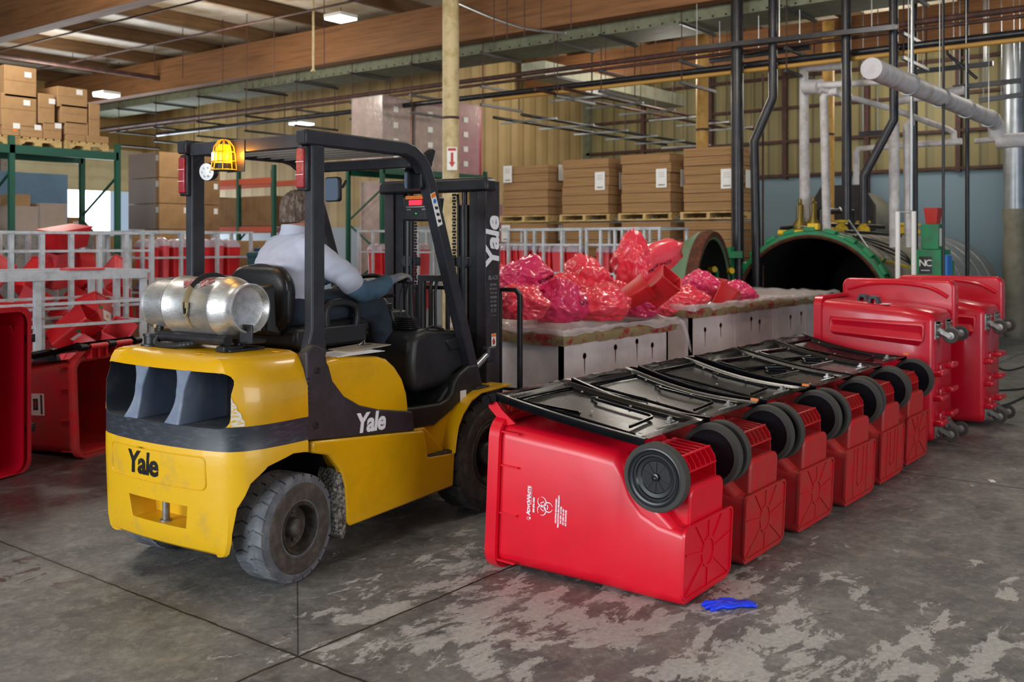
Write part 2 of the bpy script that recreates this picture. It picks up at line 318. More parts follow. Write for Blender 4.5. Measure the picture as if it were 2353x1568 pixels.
def floor_mat():
    m = bpy.data.materials.new('stained_concrete'); m.use_nodes = True; nt = m.node_tree; N = nt.nodes; L = nt.links; b = N['Principled BSDF']
    tc = N.new('ShaderNodeTexCoord'); sp = N.new('ShaderNodeSeparateXYZ'); L.new(tc.outputs['Object'], sp.inputs[0])
    def noise(sc, det=8, rough=.6, dist=0, vec=None):
        n = N.new('ShaderNodeTexNoise'); n.inputs['Scale'].default_value = sc; n.inputs['Detail'].default_value = det; n.inputs['Roughness'].default_value = rough; n.inputs['Distortion'].default_value = dist
        L.new(vec or tc.outputs['Object'], n.inputs['Vector']); return n.outputs['Fac']
    def ramp(f, p0, c0, p1, c1):
        r = N.new('ShaderNodeValToRGB'); e = r.color_ramp.elements; e[0].position = p0; e[0].color = c0; e[1].position = p1; e[1].color = c1; L.new(f, r.inputs[0]); return r.outputs[0]
    def mix(f, a, c, bl='MIX'):
        x = N.new('ShaderNodeMix'); x.data_type = 'RGBA'; x.blend_type = bl
        if isinstance(f, float): x.inputs[0].default_value = f
        else: L.new(f, x.inputs[0])
        for i, k in ((6, a), (7, c)):
            if isinstance(k, tuple): x.inputs[i].default_value = k
            else: L.new(k, x.inputs[i])
        return x.outputs[2]
    def ma(op, a, c=None, cl=False):
        x = N.new('ShaderNodeMath'); x.operation = op; x.use_clamp = cl
        for i, k in ((0, a), (1, c)):
            if k is None: continue
            if isinstance(k, (int, float)): x.inputs[i].default_value = k
            else: L.new(k, x.inputs[i])
        return x.outputs[0]
    def mr(f, a, c, d=0., e=1.):
        x = N.new('ShaderNodeMapRange'); x.inputs[1].default_value = a; x.inputs[2].default_value = c; x.inputs[3].default_value = d; x.inputs[4].default_value = e; L.new(f, x.inputs[0]); return x.outputs[0]
    X, Y = sp.outputs[0], sp.outputs[1]
    base = ramp(noise(1.3), .3, lin('#5b5c5c'), .7, lin('#7b7b79'))
    base = mix(mr(noise(7, 10, .75, .4), .48, .62), base, ramp(noise(2.6), .4, lin('#4e5052'), .6, lin('#8b8b88')))
    base = mix(.6, base, ramp(noise(26, 4, .7), .35, (.62, .62, .62, 1), .65, (1.12, 1.12, 1.1, 1)), 'MULTIPLY')
    base = mix(ma('MULTIPLY', mr(noise(11, 12, .78, .3), .5, .6), .5), base, lin('#98958c'))
    base = mix(ma('MULTIPLY', mr(noise(4.5, 12, .78, .5), .54, .62), .35), base, lin('#3f3d3a'))
    # pale worn patches with ragged edges, mostly right of the joint crossing
    sm = N.new('ShaderNodeMapping'); sm.inputs['Scale'].default_value = (1, 1.9, 1); L.new(tc.outputs['Object'], sm.inputs[0])
    pn = noise(3.2, 12, .72, .3, sm.outputs[0])
    area_ = ma('MULTIPLY', ma('MULTIPLY', mr(Y, 4.1, 3.2), mr(X, 2.0, 2.8)), mr(X, 6.0, 4.2))
    area_ = ma('MULTIPLY', area_, mr(noise(.9, 3), .33, .5))
    thr = ma('ADD', ma('SUBTRACT', pn, .055), ma('MULTIPLY', area_, .16))
    patch = mr(thr, .585, .61)
    base = mix(ma('MULTIPLY', patch, .9), base, ramp(noise(40, 4), .3, lin('#a3a3a1'), .7, lin('#c3c3be')))
    # dark oily marks
    dk = mr(noise(2.3, 10, .7, .5), .60, .68)
    base = mix(ma('MULTIPLY', dk, .45), base, lin('#2c2b2a'))
    # smooth bluish worn slab to the left, wet reddish floor under the tipped bins
    red = ma('MULTIPLY', mr(Y, 5.4, 6.2), mr(noise(2.1, 6), .35, .5, .55, 1.))
    base = mix(ma('MULTIPLY', red, .82), base, lin('#35191a'))
    redsp = ma('MULTIPLY', mr(noise(5.5, 8, .6, .6), .56, .58), ma('MULTIPLY', mr(Y, 4.55, 4.8), mr(X, 2.7, 2.5)))
    base = mix(redsp, base, lin('#3a1712'))
    # sawn joints
    wob = ma('MULTIPLY', ma('SUBTRACT', noise(5, 4), .5), .03)
    jd = [ma('ABSOLUTE', ma('SUBTRACT', ma('ADD', X, wob), 2.62)), ma('ABSOLUTE', ma('SUBTRACT', ma('ADD', Y, wob), 3.115)),
          ma('ABSOLUTE', ma('SUBTRACT', ma('ADD', X, wob), 7.4)), ma('ABSOLUTE', ma('SUBTRACT', ma('ADD', Y, wob), -1.6))]
    dg = ma('ABSOLUTE', ma('SUBTRACT', ma('MULTIPLY', ma('SUBTRACT', X, 2.62), .767), ma('MULTIPLY', ma('SUBTRACT', Y, 3.115), .641)))
    dg = ma('ADD', dg, ma('MULTIPLY', ma('LESS_THAN', X, 2.62), 9)); dg = ma('ADD', dg, ma('MULTIPLY', ma('GREATER_THAN', X, 3.3), 9))
    md = jd[0]
    for k in jd[1:]: md = ma('MINIMUM', md, k)
    halo = mr(md, .05, .0); hal = ma('MULTIPLY', halo, mr(noise(9, 6), .4, .6))
    base = mix(ma('MULTIPLY', hal, .55), base, lin('#4a4238'))
    line = ma('MAXIMUM', mr(md, .008, .004), ma('MULTIPLY', mr(dg, .005, .002), .8))
    base = mix(line, base, lin('#191714'))
    L.new(base, b.inputs['Base Color'])
    rg = mr(noise(3), .3, .7, .42, .72); rg = ma('SUBTRACT', rg, ma('MULTIPLY', red, .25)); L.new(rg, b.inputs['Roughness'])
    bp = N.new('ShaderNodeBump'); bp.inputs['Strength'].default_value = .25; bp.inputs['Distance'].default_value = .01
    L.new(ma('SUBTRACT', noise(30, 6), ma('MULTIPLY', line, 2)), bp.inputs['Height']); L.new(bp.outputs[0], b.inputs['Normal'])
    return m
K['floor'] = floor_mat()
K['glulam'] = mat('glulam_beam', '#7d5430', .75, col2='#634120', scale=3, stretch=(3, .3, 6))
K['joist'] = mat('roof_joist', '#5f4426', .8, col2='#49331a', scale=4, stretch=(.3, 4, 4))
K['deck'] = mat('foil_insulation', '#c9c1b2', .6, .0, col2='#a8977c', scale=1.4, lo=.4, hi=.62, bump=.6, bscale=2.5)

# ---------------------------------------------------------------- shell
CZ = 5.85
struct('floor', M().box(-9, -9, -.1, 24, 27, 0), K['floor'], smooth=False)
struct('ceiling', M().box(-9, -9, CZ, 24, 27, CZ+.1), K['deck'], smooth=False)
struct('wall_right', M().box(20, -9, 0, 20.15, 13.3, CZ), K['wally'], smooth=False)
struct('wall_inner', M().box(15, 13.3, 0, 20.15, 13.45, CZ), K['wallw'], smooth=False)
struct('wall_back', M().box(15, 13.45, 0, 15.15, 24, CZ), K['wallb'], smooth=False)
wl = M(); wl.box(-9, 24, 0, 11.3, 24.15, CZ); wl.box(14.9, 24, 0, 15.15, 24.15, CZ); wl.box(11.3, 24, 4.1, 14.9, 24.15, CZ)
struct('wall_left', wl, K['wallb'], smooth=False)
dr = M(); dr.box(11.3, 24.02, 3.0, 14.9, 24.06, 4.1)
for i in range(4): dr.box(11.3, 23.98, 3.0+i*.3, 14.9, 24.02, 3.03+i*.3)
struct('door_1', dr, K['rolldoor'], smooth=False)
dk = M(); dk.box(11.3, 25.6, 0, 14.9, 25.7, 3.4)  # glowing panel stands in for the daylit yard beyond the door
tag(dk.build('daylit_yard_backdrop', K['yardglow'], smooth=False), 'bright white daylight seen through the dock door', 'daylight').pop('category')
bpy.data.objects['daylit_yard_backdrop']['kind'] = 'structure'; bpy.data.objects['daylit_yard_backdrop'].name = 'yard_daylight_1'
tr = M(); tr.box(11.15, 23.9, 0, 11.3, 24, 3.95); tr.box(14.9, 23.9, 0, 15.02, 24, 3.95)
struct('trim_1', tr, K['steel'], smooth=False)
tr = M(); tr.box(19.9, 13.1, 0, 20.0, 13.3, CZ)
struct('trim_2', tr, K['duct'], smooth=False)
# bracing battens on the right wall
for i, z in enumerate((3.04, 3.75, 4.45, 5.1)):
    struct('trim_%d' % (3+i), M().box(19.9, -9, z, 20, 13.2, z+.06), K['piper'], smooth=False)
for i, y in enumerate((11.6, 9.9, 8.2, 6.5, 4.8, 3.1, 1.4, -.3)):
    struct('trim_%d' % (7+i), M().box(19.88, y, 0 if i % 2 else 3.0, 19.99, y+.09, CZ), K['piper'], smooth=False)
# roof timbers: joists along x, glulam girders along y
for i in range(17):
    y = -7.6+i*1.95
    tag(M().box(-9, y, CZ-.26, 20 if y < 13 else 15, y+.09, CZ-.005).build('roof_joist', K['joist'], smooth=False, loc=(0, y, CZ-.26)),
        'dark wooden roof joist under the insulation', 'joist', 'roof joists')['kind'] = 'structure'
for x, s in ((7.5, 'brown laminated timber girder crossing the top left corner'), (12.25, 'long brown laminated timber girder running behind the duct'), (17.2, 'laminated timber girder furthest towards the yellow wall')):
    tag(M().box(x, -9, CZ-.92, x+.26, 24 if x < 15 else 13, CZ-.26).build('roof_girder', K['glulam'], bevel=.01, smooth=False, loc=(x, 0, CZ-.92)), s, 'beam')['kind'] = 'structure'
# ---------------------------------------------------------------- forklift (local x forward, y left)
FO = Vector((3.17, 4.35, 0)); FH = math.radians(3.3)
FM = Matrix.Translation(FO) @ Matrix.Rotation(FH, 4, 'Z')
fk = thing('forklift', 'yellow and black counterbalance forklift with a lit amber beacon and raised roof frame', 'forklift', FO, (0, 0, FH))
def cw_out(d, xf=.05):
    h = [(xf, .565-d), (-.1, .565-d), (-.22, .556-d), (-.31, .53-d*.95), (-.365, .485-d*.9), (-.395+d*.6, .42-d*.7), (-.42+d*.9, .3), (-.436+d, .15), (-.44+d, 0)]
    return h+[(x, -y) for x, y in h[-2::-1]]
def cw_surf(y, z):                                   # x of the rear face
    d = 0 if z > .55 else (.55-z)*.12
    if z > .95: d = (z-.95)*.35
    y = abs(y); P = [(0, -.44), (.15, -.436), (.3, -.42), (.42, -.395), (.485, -.365)]
    for (a, xa), (b, xb) in zip(P, P[1:]):
        if y <= b: return xa+(xb-xa)*(y-a)/(b-a)+d
    return -.365+d
mb = M(); LV = [(.185, .10), (.19, .065), (.205, .045), (.26, .025), (.42, .012), (.6, 0), (.675, 0), (.685, .004), (.79, .004), (.80, 0), (.95, .004), (1.03, .03), (1.075, .055), (1.105, .085), (1.12, .13)]
rings = [[(x, y, z) for x, y in cw_out(d)] for z, d in LV]
n = len(rings[0]); vs = [p for r in rings for p in r]; fs = []; ms = []
for i in range(len(rings)-1):
    z = LV[i][0]; mi = 0 if z < .68 else (1 if z < .795 else 2)
    for j in range(n): fs.append((i*n+j, (i+1)*n+j, (i+1)*n+(j+1) % n, i*n+(j+1) % n)); ms.append(mi)
fs += [tuple(range(n)), tuple(range(len(vs)-1, len(vs)-1-n, -1))]; ms += [0, 2]
mb.add(vs, fs); mb.m = ms
cwt = mb.build('counterweight', [K['yellow_worn'], K['stripe'], K['yellow'], K['grille'], K['yellow_worn']], fk)
def cutter(mi, fn):
    m = M(); m.mi = mi; fn(m); return m
bpy.context.view_layer.update()
cut(cwt, [cutter(3, lambda m: m.prism(rrect(-.485, .79, .485, 1.045, .05), 'x', -.6, -.1)),
          cutter(4, lambda m: m.prism([(-.345, -.1), (-.348, .3), (-.335, .42), (-.285, .53), (-.2, .6), (-.05, .635), (.02, .63), (.2, .60), (.2, -.1)], 'y', -.7, -.22)),
          cutter(4, lambda m: m.prism([(-.345, -.1), (-.348, .3), (-.335, .42), (-.285, .53), (-.2, .6), (-.05, .635), (.02, .63), (.2, .60), (.2, -.1)], 'y', .22, .7)),
          cutter(4, lambda m: m.prism([(-.22, .30), (.19, .30), (.21, .41), (-.24, .41)], 'x', -.6, -.27)),
          cutter(3, lambda m: m.box(-.1, -.45, .82, .2, .45, 1.0))])
resmooth(cwt, 30); bv = cwt.modifiers.new('b', 'BEVEL'); bv.width = .008; bv.segments = 2; bv.limit_method = 'ANGLE'; bv.angle_limit = math.radians(50)
for y in (-.16, .16):
    g = M()
    if 1:
        g.loft([[(cw_surf(y, .79+.26*t)+.006+.03*math.sin(PI*t), y+.03-.05*t-.028-.03*(2*t-1)**2, .785+.265*t), (cw_surf(y, .79+.26*t)+.006+.03*math.sin(PI*t), y+.03-.05*t+.028+.03*(2*t-1)**2, .785+.265*t), (-.12, y+.02, .785+.265*t), (-.12, y-.02, .785+.265*t)] for t in [k_/10 for k_ in range(11)]])
    g.build('grille_vane', K['vane'], cwt, bevel=.008)
g = M()
for i in range(9): g.box(-.16, -.47, .83+i*.022, -.145, -.36, .838+i*.022)
g.box(-.13, -.48, .79, -.11, .48, 1.05); g.build('radiator_screen', K['black'], cwt)
g = M()
P0_ = rrect(-.36, .50, .36, .655, .03); P = []
for a, b in zip(P0_, P0_[1:]+P0_[:1]):
    k_ = max(1, int(math.hypot(a[0]-b[0], a[1]-b[1])/.05)); P += [(a[0]+(b[0]-a[0])*j/k_, a[1]+(b[1]-a[1])*j/k_) for j in range(k_)]
for a, b in zip(P, P[1:]+P[:1]):
    g.tube([(cw_surf(a[0], a[1])-.001, a[0], a[1]), (cw_surf(b[0], b[1])-.001, b[0], b[1])], .0045, 6)
g.build('raised_panel_edge', K['yellow_worn'], cwt)
g = M().cyl((-.37, -.02, .27), (0, 0, 1), .018, .16, 16); g.lathe([(.03, 0), (.03, .012)], (-.37, -.02, .295), (0, 0, 1), 16)
g.build('tow_pin', K['steel'], cwt)
g = M()
g.text('Yale', .152, frame3((-.455, .0, .575), (0, -1, 0), (0, 0, 1)), .0012, .0042, .12, warp=lambda v: (cw_surf(v.y+.075, v.z)-.0015+(v.x+.455)*.5, v.y+.075, v.z), space=.93)
g.build('brand_lettering', K['logo_k'], cwt, smooth=False)
for (x, y) in ((-.02, -.42), (-.28, .3), (-.3, -.2)):
    M().lathe([(.028, 0), (.028, .003), (.018, .004)], (x, y, 1.119), (0, 0, 1), 20).build('lifting_eye_cap', K['yellow'], cwt)
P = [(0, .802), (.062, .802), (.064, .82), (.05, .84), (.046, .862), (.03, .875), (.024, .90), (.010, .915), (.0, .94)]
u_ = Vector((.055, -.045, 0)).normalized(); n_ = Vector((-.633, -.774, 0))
M().add([Vector((-.363, -.487, z))+u_*t+n_*(.0018-max(0, z-.85)*.02) for t, z in P], [tuple(range(len(P)))]).build('scuff_glint_patch', mat('scuffed_metal_with_glint', '#d9d4c8', .45, .2, col2='#d6a81e', scale=30, lo=.5, hi=.58, stretch=(1, 1, 4)), cwt, fix=False)  # scuffed corner with its bright white reflection painted as a pale patch
# frame, side panels, hood
g = M()
FR = [(.075, .672), (.94, .595), (.975, .437), (1.225, .42), (1.208, .224), (.345, .19), (.318, .22), (.305, .40), (.27, .50), (.19, .585), (.075, .615)]
for y0, y1 in ((-.565, -.52), (.52, .565)): g.prism(FR, 'y', y0, y1)
g.prism([(.33, .2), (.34, .45), (.25, .62), (1.0, .6), (1.2, .42), (1.2, .24)], 'y', -.52, .52)
g.build('chassis_frame', K['yellow'], fk, bevel=.012)
M().prism([(.07, .63), (.26, .6), (.3, .4), (.3, .1), (.36, .1), (.36, .64)], 'y', -.42, .42).build('inner_frame', K['black'], fk)
g = M(); g.prism([(.285, .50), (.30, .47), (.318, .36), (.325, .18), (.30, .13), (.25, .16), (.235, .40)], 'y', -.56, -.40)
g.build('caked_dirt_flap', K['dust'], fk, bevel=.01)
g = M().box(-.08, -.36, .16, .08, .36, .34); g.box(-.2, -.3, .2, .3, .3, .28); g.build('steer_axle', K['black'], fk, bevel=.01)
g = M().box(-.12, -.33, .33, -.07, -.29, .56); g.box(-.2, -.34, .44, .1, -.3, .47); g.build('steer_bracket', K['yellow'], fk)
BP = [(.045, .68), (.045, 1.115), (.10, 1.15), (.17, 1.12), (.185, 1.05), (.197, 1.034), (.225, .955), (.306, .868), (.425, .804), (.569, .763), (.845, .714), (.866, .602)]
M().prism(BP, 'y', .5, .558).build('side_panel', K['dkmetal'], fk, bevel=.008)
sp = M().prism(BP, 'y', -.558, -.5).build('side_panel', K['dkmetal'], fk, bevel=.008)
g = M()
for x, z in ((.115, 1.02), (.105, .745)):
    g.lathe([(.0, .0), (.018, .0), (.018, .004), (.012, .005), (.010, .002), (0, .002)], (x, -.558, z), (0, -1, 0), 18)
g.build('bolt', K['black'], sp)
g = M()
for i in range(6): g.box(.048, -.562, .86+i*.024, .062, -.557, .869+i*.024)
g.build('vent_slot', K['black'], sp)
g = M(); g.text('Yale', .140, frame3((.505, -.5595, .702), (1, 0, -.045), (0, 0, 1)), .0012, .0046, .12, space=.93)
g.build('brand_lettering', K['logo_w'], sp, smooth=False)
HP = [(.075, 1.0), (.12, 1.05), (.20, 1.062), (.30, 1.07), (.60, 1.04), (.67, 1.015), (.731, .968), (.787, .905), (.822, .82), (.84, .716), (.569, .768), (.425, .81), (.306, .874), (.232, .955), (.2, 1.03)]
M().prism([(.1, .70), (.1, 1.03), (.20, 1.062), (.30, 1.07), (.58, 1.045), (.65, 1.025), (.72, .975), (.78, .905), (.818, .82), (.838, .70)], 'y', -.548, .548).build('hood', K['yellow'], fk, bevel=.028, seg=4)
SK = [(.83, .73), (.9, .724), (1.068, .717), (1.154, .714), (1.217, .729), (1.256, .764), (1.281, .824), (1.333, .866), (1.426, .905), (1.52, .905), (1.52, .74), (1.386, .735), (1.268, .66), (1.093, .592), (.845, .61)]
g = M()
for y0, y1 in ((-.515, -.47), (.47, .515)): g.prism(SK, 'y', y0, y1)
g.box(.83, -.48, .60, 1.3, .48, .70); g.prism([(1.15, .7), (1.35, .86), (1.45, .86), (1.45, .6), (1.15, .6)], 'y', -.48, .48)
g.build('floor_tray', K['plastic'], fk, bevel=.012)
g = M().box(.86, -.47, .70, 1.2, .47, .706)
for i in range(7): g.box(.88+i*.045, -.45, .706, .90+i*.045, .45, .710)
g.build('floor_mat', K['rubberseat'], fk)
for y in (-.22, -.08):
    g = M().box(-.01, -.045, -.07, .01, .045, .07); o = g.build('pedal', K['rubberseat'], fk, bevel=.004); o.location = (1.18, y, .83); o.rotation_euler = (0, -.6, 0)
FD = [(.95, .60), (.975, .437), (1.2, .43), (1.225, .55), (1.28, .64), (1.36, .708), (1.46, .74), (1.76, .748), (1.76, .757), (1.36, .772), (1.25, .70), (1.1, .6)]
CV = [(1.2, .42), (1.215, .5), (1.235, .57), (1.28, .635), (1.36, .705), (1.46, .74), (1.77, .75)]
for s in (-1, 1):
    g = M(); g.prism(FD, 'y', min(s*.47, s*.50), max(s*.47, s*.5)); g.loft([[(x, s*.36, z), (x, s*.585, z), (x, s*.585, z+.012), (x, s*.36, z+.012)] for x, z in CV])
    g.build('front_fender', K['yellow'], fk, bevel=.004)
g = M().box(.975, -.56, .425, 1.21, -.4, .437)
for i in range(4):
    for j in range(3): g.box(.99+i*.055, -.545+j*.045, .437, 1.03+i*.055, -.525+j*.045, .441)
g.build('step_plate', K['hub'], fk)
M().add([(1.335, -.517, .765), (1.395, -.517, .765), (1.395, -.517, .70), (1.335, -.517, .70)], [(0, 1, 2, 3)]).build('warning_sticker', K['labelw'], fk)
# wheels
def wheel(name, x, y, s, R, w, rr, tm, nlug, steer=0):
    ax = (0, s, 0)
    root = M().lathe([(rr, -w+.01), (R*.84, -w), (R*.945, -w+.01), (R*.965, -w+.03), (R*.965, -.03), (R*.945, -.012), (R*.84, 0), (rr+.03, -.004), (rr+.008, .002), (rr, -.006), (rr, -w+.01)], (0, 0, 0), ax, 56, False)
    for k in range(nlug):                            # tread blocks, two staggered rows
        for row in (0, 1):
            a0 = 2*PI*(k+row*.5)/nlug; da = 2*PI/nlug*.43
            h0, h1 = (-.012, -w*.5-.004) if row == 0 else (-w*.5+.004, -w+.012)
            vs = []
            for h, sk in ((h0, 0), ((h0+h1)/2, -.25), (h1, .15)):
                for a in (a0-da, a0, a0+da):
                    a += sk*2*PI/nlug*.6
                    for r in (R*.93, R if h != h0 and h != h1 or row == 2 else R*.992):
                        vs.append((r*math.cos(a), s*h, r*math.sin(a)))
            def I(i, j, q): return i*6+j*2+q
            fs = []
            for i in range(2):
                for j in range(2): fs.append((I(i, j, 1), I(i+1, j, 1), I(i+1, j+1, 1), I(i, j+1, 1)))
                fs.append((I(i, 0, 0), I(i+1, 0, 0), I(i+1, 0, 1), I(i, 0, 1))); fs.append((I(i, 2, 0), I(i, 2, 1), I(i+1, 2, 1), I(i+1, 2, 0)))
            for j in range(2):
                fs.append((I(0, j, 0), I(0, j, 1), I(0, j+1, 1), I(0, j+1, 0))); fs.append((I(2, j, 0), I(2, j+1, 0), I(2, j+1, 1), I(2, j, 1)))
            root.add(vs, fs)
    o = root.build('wheel', tm, fk, ang=30); o.location = (x, y, R); o.rotation_euler = (0, 0, steer)
    sw_ = M().lathe([(rr+.012, .001), (rr+.02, .004), (rr+.028, .001), (rr+.034, .003), (R*.80, .0045), (R*.825, .002), (R*.84, -.001)], (0, 0, 0), ax, 56, False); sw_.build('tire_sidewall', K['sidewall'], o)
    r = M().lathe([(rr+.004, -.004), (rr*.98, .004), (rr*.9, .003), (rr*.84, -.016), (rr*.8, -.055), (rr*.55, -.075), (rr*.36, -.075), (rr*.36, -.06)], (0, 0, 0), ax, 40, False)
    r.lathe([(rr+.004, -w+.004), (0, -w+.02)], (0, 0, 0), ax, 40, False)
    r.build('rim', K['rim'], o)
    h = M().lathe([(rr*.38, -.08), (rr*.37, -.03), (rr*.32, -.018), (rr*.18, -.008), (0, -.004)], (0, 0, 0), ax, 28)
    for k in range(5 if R < .3 else 8):
        a = 2*PI*k/(5 if R < .3 else 8); h.lathe([(.009, -.075), (.009, -.058), (0, -.056)], (rr*.58*math.cos(a), 0, rr*.58*math.sin(a)), ax, 8)
    h.build('hub', K['hub'], o)
    return o
wheel('w', 0, -.56, -1, .262, .20, .125, K['tire'], 24, .10)
wheel('w', 0, .56, 1, .262, .20, .125, K['tire'], 24, .10)
wheel('w', 1.585, -.575, -1, .352, .22, .19, K['tirefront'], 22)
wheel('w', 1.585, .575, 1, .352, .22, .19, K['tirefront'], 22)
M().box(1.50, -.36, .25, 1.68, .36, .46).build('drive_axle', K['black'], fk, bevel=.02)
# overhead guard
for s in (-1, 1):
    g = M(); g.prism([(.10, 1.08), (.24, 1.08), (.228, 1.22), (.225, 2.15), (.14, 2.15), (.138, 1.22)], 'y', min(s*.44, s*.5), max(s*.44, s*.5))
    rear = g.build('rear_post', K['guard'], fk, bevel=.008)
for s in (-1, 1):
    M().tube([(.09, s*.47, 2.185), (.86, s*.47, 2.185), (.93, s*.47, 2.17), (1.0, s*.47, 2.13), (1.05, s*.47, 2.07), (1.09, s*.47, 1.99), (1.16, s*.47, 1.80), (1.545, s*.47, .76)], 0, sq=(.07, .075)).build('front_post', K['guard'], fk, bevel=.008)
    M().box(1.49, s*.47-.06, .752, 1.62, s*.47+.06, .768).build('post_foot', K['guard'], fk, bevel=.003)
for x0 in (.12, .96):
    g = M(); g.box(x0, -.44, 2.135 if x0 < .5 else 2.09, x0+.05, .44, 2.205 if x0 < .5 else 2.15)
    g.build('roof_crossbeam', K['guard'], fk, bevel=.006)
for i in range(7):
    x = .24+i*.105
    M().prism([(x, 2.15), (x+.012, 2.15), (x+.045, 2.195), (x+.033, 2.195)], 'y', -.44, .44).build('roof_bar', K['guard'], fk)
g = M()
for s in (-1, 1): g.prism([(.085, 2.155), (.098, 2.155), (.098, 2.215), (.085, 2.215)], 'y', s*.47-.028, s*.47+.028)
g.prism([(1.02, 2.15), (1.10, 2.20), (1.12, 2.19), (1.07, 2.06)], 'y', -.5, -.46)
g.build('tube_end', K['black'], rear)
for s, yo in ((-1, -.447), (1, .487)):
    h = M().box(.115, yo-.035, 1.915, .145, yo+.035, 2.145).build('tail_light', K['black'], fk, bevel=.008)
    l = M().box(.10, yo-.026, 1.93, .118, yo+.026, 2.13); l.build('tail_light_lens', K['lensred'], h, bevel=.006)
    l = M()
    for z in (1.995, 2.06): l.box(.098, yo-.027, z, .102, yo+.027, z+.003)
    l.build('lens_divider', K['labelw'], h)
# beacon and work lamp under the rear beam
bc = M().lathe([(.055, 0), (.058, .006), (.05, .012), (.045, .04), (0, .04)], (.07, .09, 2.035), (0, 0, 1), 28).build('beacon', K['black'], fk)
M().box(.115, -.02, 2.03, .12, .12, 2.2).build('bracket', K['guard'], bc, bevel=.002)
M().lathe([(.040, 0), (.042, .03), (.038, .085), (.026, .105), (0, .11)], (.07, .09, 2.07), (0, 0, 1), 28).build('beacon_dome', K['amber'], bc)
M().lathe([(.013, 0), (.013, .045), (0, .05)], (.03, .12, 2.085), (0, 0, 1), 16).build('beacon_bulb', K['amberhot'], bc)
g = M()
for k in range(8):
    a = 2*PI*k/8; c, s_ = math.cos(a), math.sin(a)
    g.tube([(.07+.066*c, .09+.066*s_, 2.038), (.07+.058*c, .09+.058*s_, 2.12), (.07+.05*c, .09+.05*s_, 2.165), (.07+.028*c, .09+.028*s_, 2.195), (.07+.01*c, .09+.01*s_, 2.202)], .0032, 6)
for z, r in ((2.04, .068), (2.085, .061), (2.135, .056)):
    g.tube([(.07+r*math.cos(2*PI*k/24), .09+r*math.sin(2*PI*k/24), z) for k in range(24)], .0032, 6, close=True)
g.build('beacon_cage', K['cage'], bc)
l = bpy.data.lights.new('beacon_glow', 'POINT'); l.energy = 3.2; l.color = (1, .42, .03); l.shadow_soft_size = .02
lo = bpy.data.objects.new('beacon_glow', l); COL.objects.link(lo); lo.parent = bc; lo.location = (.07, .02, 2.12)
wlmp = M().lathe([(.02, -.06), (.045, -.04), (.05, -.01), (.05, 0), (.046, .004)], (.06, .215, 2.035), (-1, -.25, -.1), 28).build('work_lamp', K['black'], fk)
wlmp.data.materials.append(K['black'])
g = M().lathe([(.046, .0045), (.0, .009)], (.06, .215, 2.035), (-1, -.25, -.1), 28, False); g.build('lamp_lens', K['ledlens'], wlmp)
M().tube([(.1, .215, 2.06), (.105, .215, 2.14)], .008, 8).build('lamp_bracket', K['black'], wlmp)
g = M()
for k in range(6):
    a = 2*PI*k/6; p = Vector((.06, .215, 2.035))+Vector((-.0065, -.0016, -.001)); u, v, d = basis((-1, -.25, -.1))
    g.lathe([(.008, 0), (0, .002)], p+u*.024*math.cos(a)+v*.024*math.sin(a), d, 10)
g.build('lamp_diode', K['amber' if 0 else 'steel'], wlmp)
# mirrors
def mirror(loc, yaw, w, h):
    P = rrect(-w/2, -h/2, w/2, h/2, .02)
    T = Matrix.Translation(loc) @ Matrix.Rotation(yaw, 4, 'Z')
    m = M(); m.T = T; m.prism(P, 'x', 0, .025); m.tube([(.02, 0, 0), (.09, 0, .02), (.12, 0, .06)], .01, 8)
    o = m.build('mirror', K['black'], fk, bevel=.006)
    m = M(); m.T = T; m.prism([(a*.9, b*.9) for a, b in P], 'x', -.003, .0)
    m.build('mirror_glass', K['mirror'], o)
mirror((1.02, -.41, 2.03), -.06, .135, .135)
mirror((.95, .17, 1.98), -.06, .13, .15)
# instrument box on the guard post
dsp = M(); dsp.T = Matrix.Translation((1.19, -.33, 1.86)) @ Matrix.Rotation(.12, 4, 'Y') @ Matrix.Scale(1.3, 4)
dsp.loft([[(-.03, -.085, -.06), (-.03, .075, -.06), (-.03, .085, .05), (-.03, -.085, .05)], [(.07, -.075, -.05), (.07, .07, -.05), (.07, .08, .06), (.07, -.08, .06)]])
d_ = dsp.build('weighing_display', K['black'], fk, bevel=.008)
m = M(); m.T = dsp.T; m.box(-.033, -.03, .012, -.030, .045, .034); m.build('red_digits', K['ledred'], d_)
m = M(); m.T = dsp.T; m.box(-.033, -.065, .0, -.031, .06, .006); m.box(-.033, -.06, -.012, -.031, -.035, -.006); m.box(-.033, .03, -.012, -.031, .055, -.006); m.build('display_caption', K['steel'], d_)
m = M(); m.T = dsp.T; m.box(-.034, -.004, -.03, -.031, .0, -.026); m.build('green_indicator', K['green_led'], d_)
M().tube([(1.22, -.33, 1.9), (1.16, -.44, 1.93)], .012, 8).build('display_arm', K['black'], d_)
m = M(); m.box(1.145, -.39, 1.915, 1.15, -.25, 1.935); m.build('orange_caution_strip', K['orange'], d_)
st = M(); st.T = frame3((1.118, -.508, 1.85), (.38, 0, -1), (1, 0, .38))
st.prism([(-.10, -.022), (.10, -.022), (.10, .022), (-.10, .022)], 'z', 0, .003)
s_o = st.build('safety_sticker', K['labelw'], fk)
st2 = M(); st2.T = st.T
for i, c in enumerate((-.085,)): st2.box(c-.012, -.02, .003, c+.012, .02, .004)
st2.build('sticker_heading', K['orange'], s_o)
st2 = M(); st2.T = st.T
st2.lathe([(.014, 0), (.014, .001)], (-.05, 0, .003), (0, 0, 1), 14); st2.build('sticker_symbol', K['blue'], s_o)
st2 = M(); st2.T = st.T
for c in (-.01, .03, .07): st2.box(c-.01, -.012, .003, c+.008, .0, .004); st2.box(c-.004, -.002, .003, c+.012, .014, .004)
st2.build('sticker_figure', K['black'], s_o)
